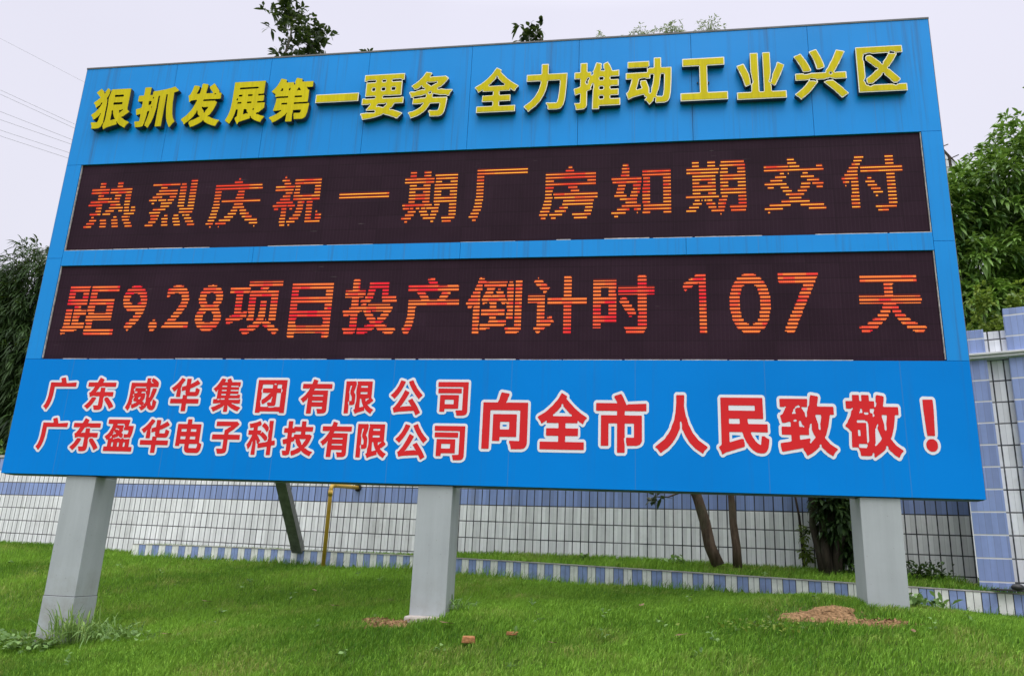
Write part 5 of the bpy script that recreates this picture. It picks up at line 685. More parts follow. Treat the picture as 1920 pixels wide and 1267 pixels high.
def front_height(x, y):
    x = np.asarray(x, float); y = np.asarray(y, float)
    sh = x.shape; xf, yf = x.ravel(), y.ravel(); out = np.empty(len(xf))
    for i in range(0, len(xf), 40000):
        a, b = xf[i:i + 40000], yf[i:i + 40000]
        d = np.hypot(a[:, None] - CP[None, :, 0], b[:, None] - CP[None, :, 1])
        out[i:i + 40000] = (d * d * np.log(d + 1e-12)) @ TPW[:-3] + TPW[-3] + TPW[-2] * a + TPW[-1] * b
    bump = 0.012 * np.sin(xf * 2.1 + 0.7 * yf) + 0.010 * np.sin(xf * 0.9 - yf * 2.7 + 1) + 0.006 * np.sin(xf * 5.3 + yf * 4.1)
    return (out + bump).reshape(sh)
def height(x, y):
    x = np.asarray(x, float); y = np.asarray(y, float)
    h = front_height(np.clip(x, -15, 13), np.clip(y, -4.5, 8))
    far = -0.02 + 1.4 * smooth(-5, 4, y)
    w = smooth(9, 16, np.abs(x + 1)) ; w = np.maximum(w, smooth(-3.2, -5.5, y)); w = np.maximum(w, smooth(7.5, 9, y))
    h = h * (1 - w) + far * w
    bed = (x > -6.95) & (x < 6.6) & (y > kerb_y(x) + 0.05)
    hb = kerb_z(x) - 0.035 + 0.11 * smooth(0.0, 1.1, y - kerb_y(x)) * smooth(-3.0, 0.5, x)
    wb = smooth(6.6, 5.9, x)
    h = np.where(bed, hb * wb + h * (1 - wb), h)
    # low soil heap left of the right post, worn hollow at the middle post
    h = h + 0.05 * np.exp(-(((x - 3.45) / 0.42) ** 2 + ((y - 0.30) / 0.30) ** 2))
    return h

def axis(lo, a, b, hi, fine):
    s = list(np.arange(a, b + 1e-6, fine)); g = fine
    out = s[:]
    p = a
    while p > lo:
        g *= 1.35; p -= g; out.insert(0, max(p, lo))
    p, g = b, fine
    while p < hi:
        g *= 1.35; p += g; out.append(min(p, hi))
    return np.array(out)
gx = axis(-400, -9, 8.5, 400, 0.09); gy = axis(-400, -3.5, 7.2, 500, 0.06)
GX, GY = np.meshgrid(gx, gy)
GZ = height(GX, GY)
nx, ny = len(gx), len(gy)
ii = (np.arange(ny - 1)[:, None] * nx + np.arange(nx - 1)[None, :]).ravel()
quads = np.stack([ii, ii + 1, ii + nx + 1, ii + nx], 1)
gnd = np_mesh('ground', np.c_[GX.ravel(), GY.ravel(), GZ.ravel()], np.full(len(quads), 4), quads.ravel(), M['ground'], smooth=True)
tag(gnd, kind='structure')

def hz(x, y):
    return float(height(np.array([x]), np.array([y]))[0])

# ------------------------------------------------------------------ billboard
BX0, BX1, BZ0, BZ1 = -4.919, 4.919, 2.3, 7.3
ZO = 2.3
SCREENS = ((2.565 + ZO, 3.672 + ZO), (1.268 + ZO, 2.380 + ZO))
SX = 4.725
bb = empty('billboard', (0, 0.2, 1.05), 'huge blue billboard on three grey posts with yellow raised letters and two lit LED screens', 'billboard')
m = MB(); m.box(BX0 + .015, BX1 - .015, 0.055, 0.20, BZ0 + .012, BZ1 - .012)
m.build('cabinet', M['cabinet'], bb)
# painted sheets, small gaps between them
g = 0.002
n_s = 8
def face(x0, x1, y0, z0, z1):
    m = MB(); m.box(x0, x1, y0, 0.05, z0, z1)
    return m.build('face_panel', M['blue_sheet'], bb)
for k in range(n_s):
    face(BX0 + k * (BX1 - BX0) / n_s + g, BX0 + (k + 1) * (BX1 - BX0) / n_s - g, 0.0, SCREENS[0][1] + g, BZ1)
for k in range(4):
    face(-SX + k * SX / 2 + g, -SX + (k + 1) * SX / 2 - g, 0.001, SCREENS[1][1], SCREENS[0][0])
zs = [SCREENS[1][0], (SCREENS[1][1] + SCREENS[0][0]) / 2, SCREENS[0][1]]
for s in (-1, 1):
    for a, b in zip(zs[:-1], zs[1:]):
        xa, xb = sorted((s * SX, s * BX1))
        face(xa + (g if s > 0 else 0), xb - (g if s < 0 else 0), 0.0, a + g, b - g)
m = MB(); m.box(BX0, BX1, -0.001, 0.05, BZ0, SCREENS[1][0] - g)
m.build('printed_panel', M['blue_vinyl'], bb)
for q in ((BX0 - .006, BX1 + .006, -0.006, 0.205, BZ1, BZ1 + 0.02), (BX1, BX1 + .006, 0.004, 0.205, BZ0, BZ1), (BX0 - .006, BX0, 0.004, 0.205, BZ0, BZ1)):
    m = MB(); m.box(*q); m.build('edge_trim', M['post_seam'], bb)
m = MB(); m.box(BX0, BX1, 0.05, 0.20, BZ0 - .006, BZ0 + .010)
m.build('underside', M['cabinet'], bb)

POSTS = ((-4.155, .615), (-0.283, 1.03), (3.862, 1.31))
for i, (px, pz) in enumerate(POSTS):
    m = MB(); m.box(px, px + .35, 0.03, 0.385, pz - 0.35, BZ0 - .008); m.box(px, px + .35, 0.206, 0.385, BZ0 - .0075, 6.6)
    p = m.build('post', M['post'], bb, bevel=0.006)
    if i == 0:
        m = MB(); m.box(px - .004, px + .354, 0.0255, 0.389, pz - 0.05, pz + 0.46)
        q = m.build('cladding', M['post'], bb, bevel=0.004)
        m = MB(); m.box(px - .002, px + .352, 0.0275, 0.387, pz + 0.46, pz + 0.467)
        q = m.build('seam', M['post_seam'], bb)
m = MB()
rng = random.Random(5)
m.box(-0.30, 0.02, -0.10, 0.44, 0.80, 1.075)
o = m.build('footing', M['concrete'], bb, bevel=0.02)
m = MB()
a, b = Vector((-3.43, 4.62, 1.63)), Vector((-3.43, 0.24, 6.55))
d = (b - a).normalized(); s = Vector((1, 0, 0)); u = d.cross(s)
for (p0, p1) in ((a, b),):
    c = []
    for P in (p0, p1):
        for (i, j) in ((-1, -1), (1, -1), (1, 1), (-1, 1)):
            c.append(P + s * 0.085 * i + u * 0.06 * j)
    m.poly(c[0:4]); m.poly(c[4:8])
    for k in range(4):
        m.poly((c[k], c[(k + 1) % 4], c[4 + (k + 1) % 4], c[4 + k]))
m.build('brace', M['brace'], bb)

# lettering ---------------------------------------------------------
def unpack(sets):
    return [[np.array(l, float).reshape(-1, 2) / 255.0 for l in loops] for loops in sets]
def loop_area(l):
    x, y = l[:, 0], l[:, 1]
    return 0.5 * float(np.sum(x * np.roll(y, -1) - y * np.roll(x, -1)))
def inside(p, l):
    x, y = l[:, 0], l[:, 1]; qx, qy = np.roll(x, -1), np.roll(y, -1)
    k = (y <= p[1]) != (qy <= p[1])
    return (np.sum(x[k] + (p[1] - y[k]) * (qx[k] - x[k]) / (qy[k] - y[k]) > p[0]) % 2) == 1
def fill_loops(mb, loops, fx, fz, y, mi=0):
    outer = [l for l in loops if loop_area(l) > 0]
    holes = [l for l in loops if loop_area(l) < 0]
    used = set()
    for o in sorted(outer, key=loop_area):                  # smallest first, so an island inside a counter keeps its own holes
        mine = [o]
        for k, h in enumerate(holes):
            if k not in used and -loop_area(h) < loop_area(o) and inside(h.mean(0) * .02 + h[0] * .98, o):
                mine.append(h); used.add(k)
        pl = [[Vector((fx(u), fz(v), 0)) for u, v in l] for l in mine]
        flat = [p for l in pl for p in l]
        n = len(mb.v); mb.v += [(p.x, y, p.y) for p in flat]
        for t in tessellate_polygon(pl):
            mb.f.append(tuple(n + i for i in t)); mb.m.append(mi)
def side_loops(mb, loops, fx, fz, y0, y1, mi=0):
    for l in loops:
        k = len(l)
        for i in range(k):
            (a, b), (c, d) = l[i], l[(i + 1) % k]
            mb.poly(((fx(a), y0, fz(b)), (fx(c), y0, fz(d)), (fx(c), y1, fz(d)), (fx(a), y1, fz(b))), mi)
for i, (ch, xc, zc, w, h) in enumerate(RAISED_TEXT):
    A, B = unpack(RAISED_GLYPHS[ch])
    z = zc + ZO
    fx = lambda u, xc=xc, w=w: xc + (u - .5) * w
    fz = lambda v, z=z, h=h: z + (v - .5) * h
    worn = i < 5
    m = MB()
    fill_loops(m, A, fx, fz, -0.078, 0); side_loops(m, A, fx, fz, -0.078, -0.018, 1)
    fill_loops(m, A, fx, fz, -0.018, 1)
    L = m.build('raised_letter', [M['rim_worn'] if worn else M['rim_white'], M['return']], bb)
    m = MB(); F = A if worn else B
    sx = 0.985 if worn else 1.0
    fx2 = lambda u, xc=xc, w=w: xc + (u - .5) * w * sx
    fz2 = lambda v, z=z, h=h: z + (v - .5) * h * sx
    fill_loops(m, F, fx2, fz2, -0.0815, 0); side_loops(m, F, fx2, fz2, -0.0815, -0.078, 0)
    m.build('letter_face', M['yellow'], L)
    m = MB()
    for _ in range(3):
        px_, pz_ = xc + random.Random(i * 7 + _).uniform(-.2, .2) * w, z + random.Random(i * 11 + _).uniform(-.2, .2) * h
        m.tube([(px_, -0.02, pz_), (px_, 0.002, pz_)], 0.008, 6)
    m.build('mounting_stud', M['return'], L)
def printed(items, glyphs, y0):
    for i, (ch, xc, zc, w, h) in enumerate(items):
        A, B = unpack(glyphs[ch])
        pts = np.concatenate(A); lo, hi = pts.min(0), pts.max(0)
        kx, kz = w / (hi[0] - lo[0]), h / (hi[1] - lo[1])
        z = zc + ZO
        fx = lambda u: xc + (u - (lo[0] + hi[0]) / 2) * kx
        fz = lambda v: z + (v - (lo[1] + hi[1]) / 2) * kz
        dy = 0.0005 * (i % 2)
        m = MB(); fill_loops(m, B, fx, fz, y0 - 0.002 - dy)
        L = m.build('printed_letter', M['white'], bb)
        m = MB(); fill_loops(m, A, fx, fz, y0 - 0.0045 - dy)
        m.build('letter_fill', M['red'], L)
printed(SMALL_TEXT, SMALL_GLYPHS, -0.001)
printed(LARGE_TEXT, LARGE_GLYPHS, -0.001)

PITCH, CELL = 0.0394, 0.0098
for si, ((z0, z1), text, zb, sub, lit, dim) in enumerate(((SCREENS[0], LED_UPPER, 2.565 + .02 + ZO, 1, 'lit_a', 'dim_a'), (SCREENS[1], LED_LOWER, 1.265 + .015 + ZO, 2, 'lit_b', 'dim_b'))):
    m = MB(); m.box(-SX + .003, SX - .003, 0.022, 0.054, z0 + .002, z1 - .002)
    scr = m.build('led_screen', M['led'], bb)
    m = MB()
    rng = random.Random(si)
    x = -SX + .004
    while x < SX - .02:                                    # chipped bead of sealant along the lower edge
        ln = rng.uniform(.15, .7); e = min(x + ln, SX - .004)
        if rng.random() < .8:
            m.box(x, e, 0.006, 0.022, z0 + .001, z0 + rng.uniform(.006, .013))
        x = e + rng.uniform(.0, .05)
    for sx_ in (-1, 1):
        xa, xb = sorted((sx_ * (SX - .004), sx_ * (SX - .011)))
        m.box(xa, xb, 0.006, 0.022, z0 + .015, z1 - .004)
    m.build('sealant_bead', M['sealant'], scr)
    for ch, x0, rows in text:
        m = MB()
        for v in rows:
            k, spans = v[0], v[1:]
            zr = zb + (k // sub) * PITCH + (k % sub) * CELL
            first = k % sub == 0
            for a, b in zip(spans[::2], spans[1::2]):
                xa, xb = x0 + a * CELL, x0 + b * CELL
                m.poly(((xa, 0.0195, zr), (xb, 0.0195, zr), (xb, 0.0195, zr + .0100), (xa, 0.0195, zr + .0100)), 0)
                if first:
                    m.poly(((xa, 0.0208, zr - .012), (xb, 0.0208, zr - .012), (xb, 0.0208, zr + .0275), (xa, 0.0208, zr + .0275)), 1)
        m.build('lit_character', [M[lit], M[dim]], scr)

# ------------------------------------------------------------------ tiled walls
def rot_root(name, loc, ang, label, cat, tilt=0.0):
    e = empty(name, loc, label, cat); e.rotation_euler = (0, tilt, ang); return e
def child(mb, name, mats, root, **k):
    o = mb.build(name, mats, None, origin=(0, 0, 0), **k); o.parent = root; o.location = (0, 0, 0); return o
angW = math.atan(WB)
wr = rot_root('tiled_wall', (-16, WA + WB * -16, 2.684 + .0061 * 16), angW, 'long white tiled boundary wall with periwinkle blue tile bands behind the billboard', 'wall', 0.0061)
Lw = (6.05 + 16) / math.cos(angW)
m = MB(); m.box(0, Lw, 0, 0.22, -1.6, 0.5)
# rows count from the blue band: row -1 is the lower blue band, row 1 the upper one
for k in range(1): pass
child(m, 'wall_body', M['tile_main'], wr)
m = MB(); m.box(0, Lw, -0.02, 0.24, 0.5, 0.55); child(m, 'coping', M['cap'], wr, bevel=0.008)

GA, GB = 1.946, -0.415
angG = math.atan(GB); cg = math.cos(angG)
def gx2u(x): return (x - 5.594) / cg
gr = rot_root('tall_tiled_wall', (5.594, GA + GB * (5.594 - 6), 0.8 + ZO), angG, 'taller tiled wall with blue pilasters and a white ledge right of the billboard', 'wall')
p1, p2 = gx2u(5.905), gx2u(6.107)
m = MB(); m.box(0.0, 4.0, 0.10, 0.35, -2.6, 1.35); child(m, 'wall_body', M['tile_plain'], gr)
for a, b, top in ((0, p1, 1.36), (p2, p2 + .75, 1.585), (p2 + .97, p2 + 1.7, 1.36), (p2 + 1.95, p2 + 2.7, 1.585)):
    m = MB(); m.box(a, b, 0.0, 0.098, -2.6, top); child(m, 'pilaster', M['tile_blue'], gr, bevel=0.004)
    m = MB(); m.box(a + .004, b - .004, 0.098, 0.352, 1.35, top - .003); child(m, 'pilaster_head', M['tile_blue'], gr)
m = MB(); m.box(-.03, 4.0, -0.075, 0.10, 1.035, 1.062); m.box(-.03, 4.0, -0.055, 0.10, 1.0, 1.035)
child(m, 'ledge', M['ledge'], gr, bevel=0.004)
# side of the tall wall, back to the boundary wall
m = MB(); m.box(0.002, 0.22, 0.352, 1.40, -2.6, 1.30); child(m, 'return_wall', M['tile_plain'], gr)

# ------------------------------------------------------------------ low striped retaining wall
m = MB()
tops = [Vector(p) for p in KERB_EDGES]
HK = 0.30
def nrm(i):
    a, b = tops[max(i - 1, 0)], tops[min(i + 1, len(tops) - 1)]
    d = Vector((b.x - a.x, b.y - a.y, 0)).normalized()
    return Vector((-d.y, d.x, 0))
N = [nrm(i) for i in range(len(tops))]
for i in range(len(tops) - 1):
    a, b = tops[i], tops[i + 1]
    na, nb = N[i], N[i + 1]
    dn = Vector((0, 0, 1))
    # mortar core
    for (p, q, mi) in (((a + na * .006, b + nb * .006), None, 2),):
        A, B = p
        m.poly((A - dn * HK, B - dn * HK, B - dn * .012, A - dn * .012), 2)
    m.poly((a + na * .006 - dn * .012, b + nb * .006 - dn * .012, b + nb * .13 - dn * .012, a + na * .13 - dn * .012), 2)
    m.poly((a + na * .13 - dn * .012, b + nb * .13 - dn * .012, b + nb * .13 - dn * HK, a + na * .13 - dn * HK), 2)
    # cap
    for (o0, o1, zt, zb_) in ((-.006, .135, 0.0, .014),):
        P = [a + na * o0, b + nb * o0, b + nb * o1, a + na * o1]
        m.poly([p - dn * zt for p in P], 3)
        m.poly((P[0] - dn * zb_, P[1] - dn * zb_, P[1] - dn * zt, P[0] - dn * zt), 3)
    # two tiles per stripe
    mi = 1 if i % 2 else 0
    for h0, h1 in ((0.035, 0.478), (0.522, 0.965)):
        A, B = a.lerp(b, h0), a.lerp(b, h1)
        zt, zb_ = .017, HK
        F = [A - dn * zb_, B - dn * zb_, B - dn * zt, A - dn * zt]
        m.poly(F, mi)
        K = [p + na * .006 for p in F]
        for q in range(4):
            m.poly((F[q], F[(q + 1) % 4], K[(q + 1) % 4], K[q]), mi)
# left end turning back to the wall
a = tops[0]; back = Vector((-7.05, float(wall_y(-7.05)), a.z))
nb_ = 5
for i in range(nb_):
    p, q = a.lerp(back, i / nb_), a.lerp(back, (i + .94) / nb_)
    m.poly((p - Vector((0, 0, HK)), q - Vector((0, 0, HK)), q, p), i % 2)
m.poly((a, a + N[0] * .13, back + Vector((.13, 0, 0)), back), 3)
kb = m.build('low_retaining_wall', [M['kerb_white'], M['kerb_blue'], M['mortar'], M['cap']], None, origin=(0, 3.6, 1.4))
tag(kb, 'low curved retaining wall of alternating blue and white tile stripes edging the grass bed', 'low wall')

# ------------------------------------------------------------------ gas pipe
gp = empty('gas_pipe', (-2.86, 4.28, 1.40), 'thin yellow gas pipe rising from the grass and bending into the tiled wall', 'pipe')
from math import pi
X, Yp, Zt = -2.86, 4.28, 2.64
pts = [(X, Yp, 1.2), (X, Yp, Zt - .09)]
for k in range(1, 7):
    t = k / 6 * pi / 2
    pts.append((X, Yp + .09 * (1 - math.cos(t)), Zt - .09 + .09 * math.sin(t)))
we = (-2.757, 5.24, 2.69)
pts.append(we)
m = MB(); m.tube(pts, 0.032, 12)
m.build('pipe', M['pipe'], gp, smooth=True)
m = MB(); m.tube([(X, Yp, Zt - .17), (X, Yp, Zt - .085)], 0.038, 12); m.tube([(X, Yp + .11, Zt + .001), (X + .004, Yp + .17, Zt + .007)], 0.038, 12)
m.build('elbow_collar', M['pipe'], gp, smooth=True)
m = MB(); m.tube([(we[0] - .004, we[1] - .03, we[2]), (we[0], we[1] + .02, we[2])], [0.062, 0.07], 12)
m.build('dark_hole_stub', M['hole'], gp)  # solid dark stub, its colour stands in for the shaded hole round the pipe

# ------------------------------------------------------------------ foliage builders
def unit(a):
    return a / np.maximum(np.linalg.norm(a, axis=-1, keepdims=True), 1e-9)
def leaf_arrays(P, D, L, W, droop, tint, rng, wide=(0.42, 0.72)):
    n = len(P); D = unit(D)
    up = np.tile([0, 0, 1.0], (n, 1)) + rng.normal(0, .35, (n, 3))
    S = unit(np.cross(D, up)); Nn = np.cross(S, D)
    L = np.broadcast_to(L, n)[:, None]; W = np.broadcast_to(W, n)[:, None]; dr = np.broadcast_to(droop, n)[:, None]
    def at(t): return P + D * L * t - np.array([0, 0, 1.0]) * (t * t) * dr * L
    t1, t2 = wide
    v = np.stack([at(0), at(t1) - S * W * .5 + Nn * W * .12, at(t1) + S * W * .5 + Nn * W * .12,
                  at(t2) - S * W * .38 + Nn * W * .08, at(t2) + S * W * .38 + Nn * W * .08, at(1.0)], 1).reshape(-1, 3)
    b = (np.arange(n) * 6)[:, None]
    loops = (b + np.array([[0, 2, 1, 1, 2, 4, 3, 3, 4, 5]])).ravel()
    sizes = np.tile([3, 4, 3], n)
    return v, sizes, loops, np.repeat(tint, 6)
def leaf_object(name, parts, mat, parent=None, origin=None):
    V, S, Lp, T = [], [], [], []; k = 0
    for v, s, l, t in parts:
        V.append(v); S.append(s); Lp.append(l + k); T.append(t); k += len(v)
    return np_mesh(name, np.concatenate(V), np.concatenate(S), np.concatenate(Lp), mat, {'tint': np.concatenate(T)}, parent, origin)
def blob_points(blobs, n, rng, shell=0.55):
    vol = np.array([b[3] * b[4] * b[5] if len(b) > 4 else b[3] ** 3 for b in blobs]) ** (2 / 3.)
    c = rng.choice(len(blobs), n, p=vol / vol.sum())
    B = np.array([list(b[:3]) + (list(b[3:6]) if len(b) > 4 else [b[3]] * 3) for b in blobs])[c]
    d = unit(rng.normal(0, 1, (n, 3)))
    r = (shell + (1 - shell) * rng.random(n)) * (1 + 0.16 * rng.normal(0, 1, n))
    return B[:, :3] + d * B[:, 3:] * r[:, None], d
def whorls(P, d, per, L, W, droop, rng, spread=0.75, upbias=0.2):
    """clusters of leaves around twig tips"""
    n = len(P)
    Pr = np.repeat(P, per, 0); dr = np.repeat(unit(d + np.array([0, 0, upbias])), per, 0)
    D = unit(dr + rng.normal(0, spread, (n * per, 3)))
    tw = np.repeat(rng.random(n), per)
    tint = np.clip(0.55 * tw + 0.45 * rng.random(n * per), 0, 1)
    Pr = Pr + D * L * 0.08 + rng.normal(0, L * .12, Pr.shape)
    return leaf_arrays(Pr, D, L * rng.uniform(.7, 1.25, n * per), W * rng.uniform(.8, 1.2, n * per), droop * rng.uniform(.5, 1.4, n * per), tint, rng)
def limb(a, b, n, wob, rng):
    a, b = np.array(a, float), np.array(b, float)
    out = [a + (b - a) * t + (rng.normal(0, wob, 3) if 0 < i < n else 0) for i, t in enumerate(np.linspace(0, 1, n + 1))]
    return out
def trunk_object(root, stems, mat, n=9):
    m = MB()
    for pts, r0, r1 in stems:
        m.tube(pts, list(np.linspace(r0, r1, len(pts))), n)
    return m.build('trunk', mat, root, smooth=True)

# ------------------------------------------------------------------ trees
def tree(name, base, label, stems, blobs, n_whorl, per, L, W, droop, leaf, bark, seed, cat='tree', spread=.75, shell=.5, upbias=.2, extra=None, group=None):
    rng = np.random.default_rng(seed)
    root = empty(name, base, label, cat, group)
    trunk_object(root, stems, M[bark])
    P, d = blob_points(blobs, n_whorl, rng, shell)
    parts = [whorls(P, d, per, L, W, droop, rng, spread, upbias)]
    if extra is not None:
        E = np.array(extra, float)
        parts.append(whorls(E, rng.normal(0, .4, E.shape) + [0, 0, .6], per, L, W, droop, rng, spread, upbias))
    leaf_object('crown', parts, M[leaf], root)
    return root
rg = np.random.default_rng(1)
def twigs(origin, pts, r=0.02):
    return [(limb(origin, p, 4, .05, rg), r, .006) for p in pts]

# ficus beyond the wall whose spire shows above the left part of the board
spire = []
rs = np.random.default_rng(12)
for t in np.linspace(0, 1, 95) ** 1.15:
    zz = 12.6 + 1.95 * t; wdt = .50 * (1 - t) ** .6 + .10
    cx = -6.08 - .32 * t ** 2 + .2 * math.sin(t * 6)
    spire.append((cx + rs.normal(0, wdt * .62), 7.5 + rs.normal(0, wdt * .6), zz + rs.normal(0, .1)))
for k in range(26):
    spire.append((-5.72 + rs.normal(0, .16), 7.5 + rs.normal(0, .2), 13.35 + rs.normal(0, .22)))
spire += [(-4.34, 7.5, 12.80), (-4.27, 7.5, 12.84), (-4.22, 7.45, 12.72)]
sb = (-6.0, 7.6, 1.35)
tree('ficus_tree', sb, 'dark glossy leaved treetop rising tallest above the billboard, over its left part',
     [(limb(sb, (-6.1, 7.5, 9.5), 6, .06, rg), .16, .09), (limb((-6.1, 7.5, 9.5), (-6.3, 7.5, 14.2), 6, .05, rg), .08, .012), (limb((-6.1, 7.5, 10.5), (-5.6, 7.5, 13.6), 5, .05, rg), .045, .01),
      (limb((-6.1, 7.5, 10), (-4.25, 7.5, 12.7), 5, .05, rg), .05, .008)],
     [(-6.05, 7.5, 11.2, 1.2), (-5.6, 7.6, 9.6, 1.6), (-6.5, 7.5, 8.4, 1.5), (-4.8, 7.6, 11.3, .9), (-6.1, 7.5, 12.3, .55)], 200, 9, .20, .078, .35, 'leaf_glossy', 'bark_grey', 3, extra=spire, spread=.9)

# leaning trunk in the planted bed, its tip shows over the middle of the board
b1 = (2.90, 3.22, 1.66)
tip = [(0.22 + rs.normal(0, .11), 3.3 + rs.normal(0, .1), 9.86 + rs.normal(0, .09)) for k in range(15)] + [(0.33, 3.3, 10.10), (0.30, 3.3, 10.02), (.02, 3.3, 9.80), (.12, 3.3, 9.9), (2.12, 3.08, 2.52), (2.18, 3.05, 2.46), (2.06, 3.08, 2.42), (2.24, 3.08, 2.54)]
tree('leaning_tree', b1, 'brown trunk leaning left in the grass bed, leafy tip showing over the board middle',
     [([b1, (2.80, 3.215, 1.9), (2.745, 3.21, 2.2), (2.66, 3.20, 2.5), (2.40, 3.22, 3.2), (1.9, 3.25, 4.6), (1.2, 3.3, 6.4), (.7, 3.3, 8.2)], .082, .045), (limb((.7, 3.3, 8.2), (.3, 3.3, 10.0), 4, .03, rg), .04, .008),
      (limb((2.62, 3.22, 2.62), (2.10, 3.1, 2.50), 3, .02, rg), .018, .006)],
     [(.6, 3.4, 8.3, .75), (1.1, 3.5, 7.4, 1.0), (2.14, 3.08, 2.44, .17, .12, .13)], 130, 8, .15, .062, .35, 'leaf_glossy', 'bark', 4, extra=tip, spread=.85)
b2 = (3.14, 3.20, 1.64)
tree('slim_tree', b2, 'slim upright brown trunk beside the leaning trunk behind the billboard', [([b2, (3.135, 3.2, 1.9), (3.105, 3.21, 2.2), (3.09, 3.195, 2.55), (3.1, 3.25, 4.2), (3.0, 3.3, 6.2)], .062, .03)],
     [(3.0, 3.5, 6.3, .7), (3.2, 3.5, 5.7, .6)], 60, 8, .13, .05, .35, 'leaf_glossy', 'bark', 5)

# multi-stemmed dark bush behind the right post
b3 = (4.22, 2.92, 1.63)
st = []
for k, (tx, ty, tz, r) in enumerate(((3.95, 2.9, 3.1, .055), (4.12, 3.0, 3.5, .06), (4.35, 2.95, 3.4, .06), (4.62, 3.0, 3.2, .05), (4.25, 2.8, 2.9, .04), (4.48, 2.85, 2.9, .04))):
    st.append((limb((b3[0] + (k - 2.5) * .035, b3[1], b3[2] - .05), (tx, ty, tz), 5, .025, rg), r, r * .5))
tree('bushy_tree', b3, 'dark many stemmed bushy tree with dense foliage just behind the right hand post', st,
     [(4.33, 2.95, 2.45, .30, .30, .62), (4.25, 3.0, 3.2, .55, .4, .6), (4.5, 3.05, 2.0, .24, .25, .35)], 950, 9, .11, .04, .45, 'leaf_dark', 'bark_dark', 6, shell=.1)

# drooping dark tree, left of the board
bl = (-13.4, 10.2, 1.3)
tree('drooping_tree', bl, 'dark tree with drooping narrow leaves left of the billboard behind the wall',
     [(limb(bl, (-13.6, 10.3, 5.5), 5, .1, rg), .22, .12), (limb((-13.6, 10.3, 4.5), (-15.2, 10.2, 7.8), 4, .1, rg), .1, .03), (limb((-13.6, 10.3, 4.5), (-12.0, 10.3, 8.2), 4, .1, rg), .1, .03)],
     [(-13.9, 10.2, 8.0, 1.5, 1.1, 1.2), (-12.4, 10.2, 8.45, 1.4, 1.1, 1.15), (-15.8, 10.3, 7.6, 1.6, 1.2, 1.2), (-13.4, 10.2, 6.0, 1.8, 1.2, 1.3), (-15.3, 10.3, 5.0, 1.6, 1.2, 1.4), (-12.4, 10.2, 4.6, 1.6, 1.2, 1.4), (-13.8, 10.0, 3.3, 1.6, 1.0, 1.2), (-11.0, 10.2, 6.6, 1.5, 1.1, 1.6), (-14.2, 9.6, 6.6, 2.0, .6, 1.6), (-13.4, 9.5, 4.6, 1.8, .6, 1.4), (-13.2, 11.4, 5.6, 2.6, .5, 2.2), (-13.2, 11.3, 3.4, 2.4, .5, 1.4)],
     5600, 11, .32, .042, .75, 'leaf_dark', 'bark_dark', 7, spread=.6, shell=.62, upbias=-.1)
bp = (-12.4, 8.0, 1.4)
tree('hedge_shrub', bp, 'paler leafy shrub peeking over the tiled wall at the left edge', [(limb(bp, (-12.4, 8.0, 3.4), 3, .05, rg), .03, .01)],
     [(-12.5, 8.0, 3.25, .75, .4, .5), (-11.5, 7.9, 3.0, .6, .4, .4)], 200, 8, .13, .045, .3, 'leaf_weed', 'bark_grey', 8, cat='shrub')

# broad mango-like tree, right of the board
br = (9.4, 6.2, 1.3)
tree('broad_tree', br, 'big leafy green tree with long drooping leaves behind the tall wall right of the billboard',
     [(limb(br, (9.2, 6.1, 4.2), 4, .08, rg), .26, .16), (limb((9.2, 6.1, 4.0), (7.8, 5.6, 6.8), 4, .1, rg), .12, .03), (limb((9.2, 6.1, 4.0), (9.0, 5.7, 7.6), 4, .1, rg), .12, .03), (limb((9.2, 6.1, 4.0), (10.8, 6, 8.0), 4, .1, rg), .12, .03), (limb((9.2, 6.1, 3.6), (7.4, 5.0, 5.4), 4, .08, rg), .08, .03)],
     [(6.6, 5.2, 7.2, .85, .8, .75), (6.95, 5.2, 7.35, .78, .8, .72), (7.75, 5.3, 7.75, .80, .9, .80), (8.55, 5.4, 8.35, .85, 1.0, .85), (9.8, 5.7, 8.4, 1.2), (8.3, 5.0, 6.75, .9, .85, .62), (7.2, 4.9, 6.35, .75, .8, .55), (7.0, 4.6, 5.55, .72, .7, .5), (8.0, 4.6, 5.75, .85, .75, .55), (9.0, 4.9, 6.4, 1.0, .9, .7), (7.4, 4.5, 4.95, .8, .6, .42), (8.6, 4.7, 5.0, 1.0, .8, .6), (7.9, 6.6, 7.2, 1.2, .5, .9), (7.6, 6.4, 5.7, 1.4, .5, 1.1), (9.4, 6.6, 7.4, 1.2, .5, 1.0), (9.3, 6.4, 5.6, 1.3, .5, 1.0), (10.2, 5.4, 6.6, 1.3), (10.0, 5.4, 5.0, 1.2), (5.8, 5.4, 6.2, 1.0), (6.0, 5.4, 5.0, 1.0)],
     6200, 12, .18, .050, .55, 'leaf_mango', 'bark_grey', 9, spread=.62, shell=.6, upbias=.25)
bv = (6.55, 3.1, 1.5)
rngv = np.random.default_rng(20)
tree('yellowish_shrub', bv, 'yellow green leafy shrub growing up behind the wall between the two blue pilasters',
     [(limb(bv, (6.4, 3.1, 5.1), 5, .04, rg), .02, .006), (limb(bv, (6.75, 3.1, 4.9), 5, .04, rg), .02, .006)],
     [(6.36, 3.0, 5.15, .16, .1, .40), (6.48, 2.95, 4.72, .28, .15, .26), (6.72, 3.05, 4.82, .22, .15, .28), (6.85, 3.05, 5.15, .14, .12, .3), (7.2, 3.0, 5.0, .3, .2, .3)], 230, 6, .085, .04, .3, 'leaf_vine', 'stem', 10, cat='shrub', shell=.2)

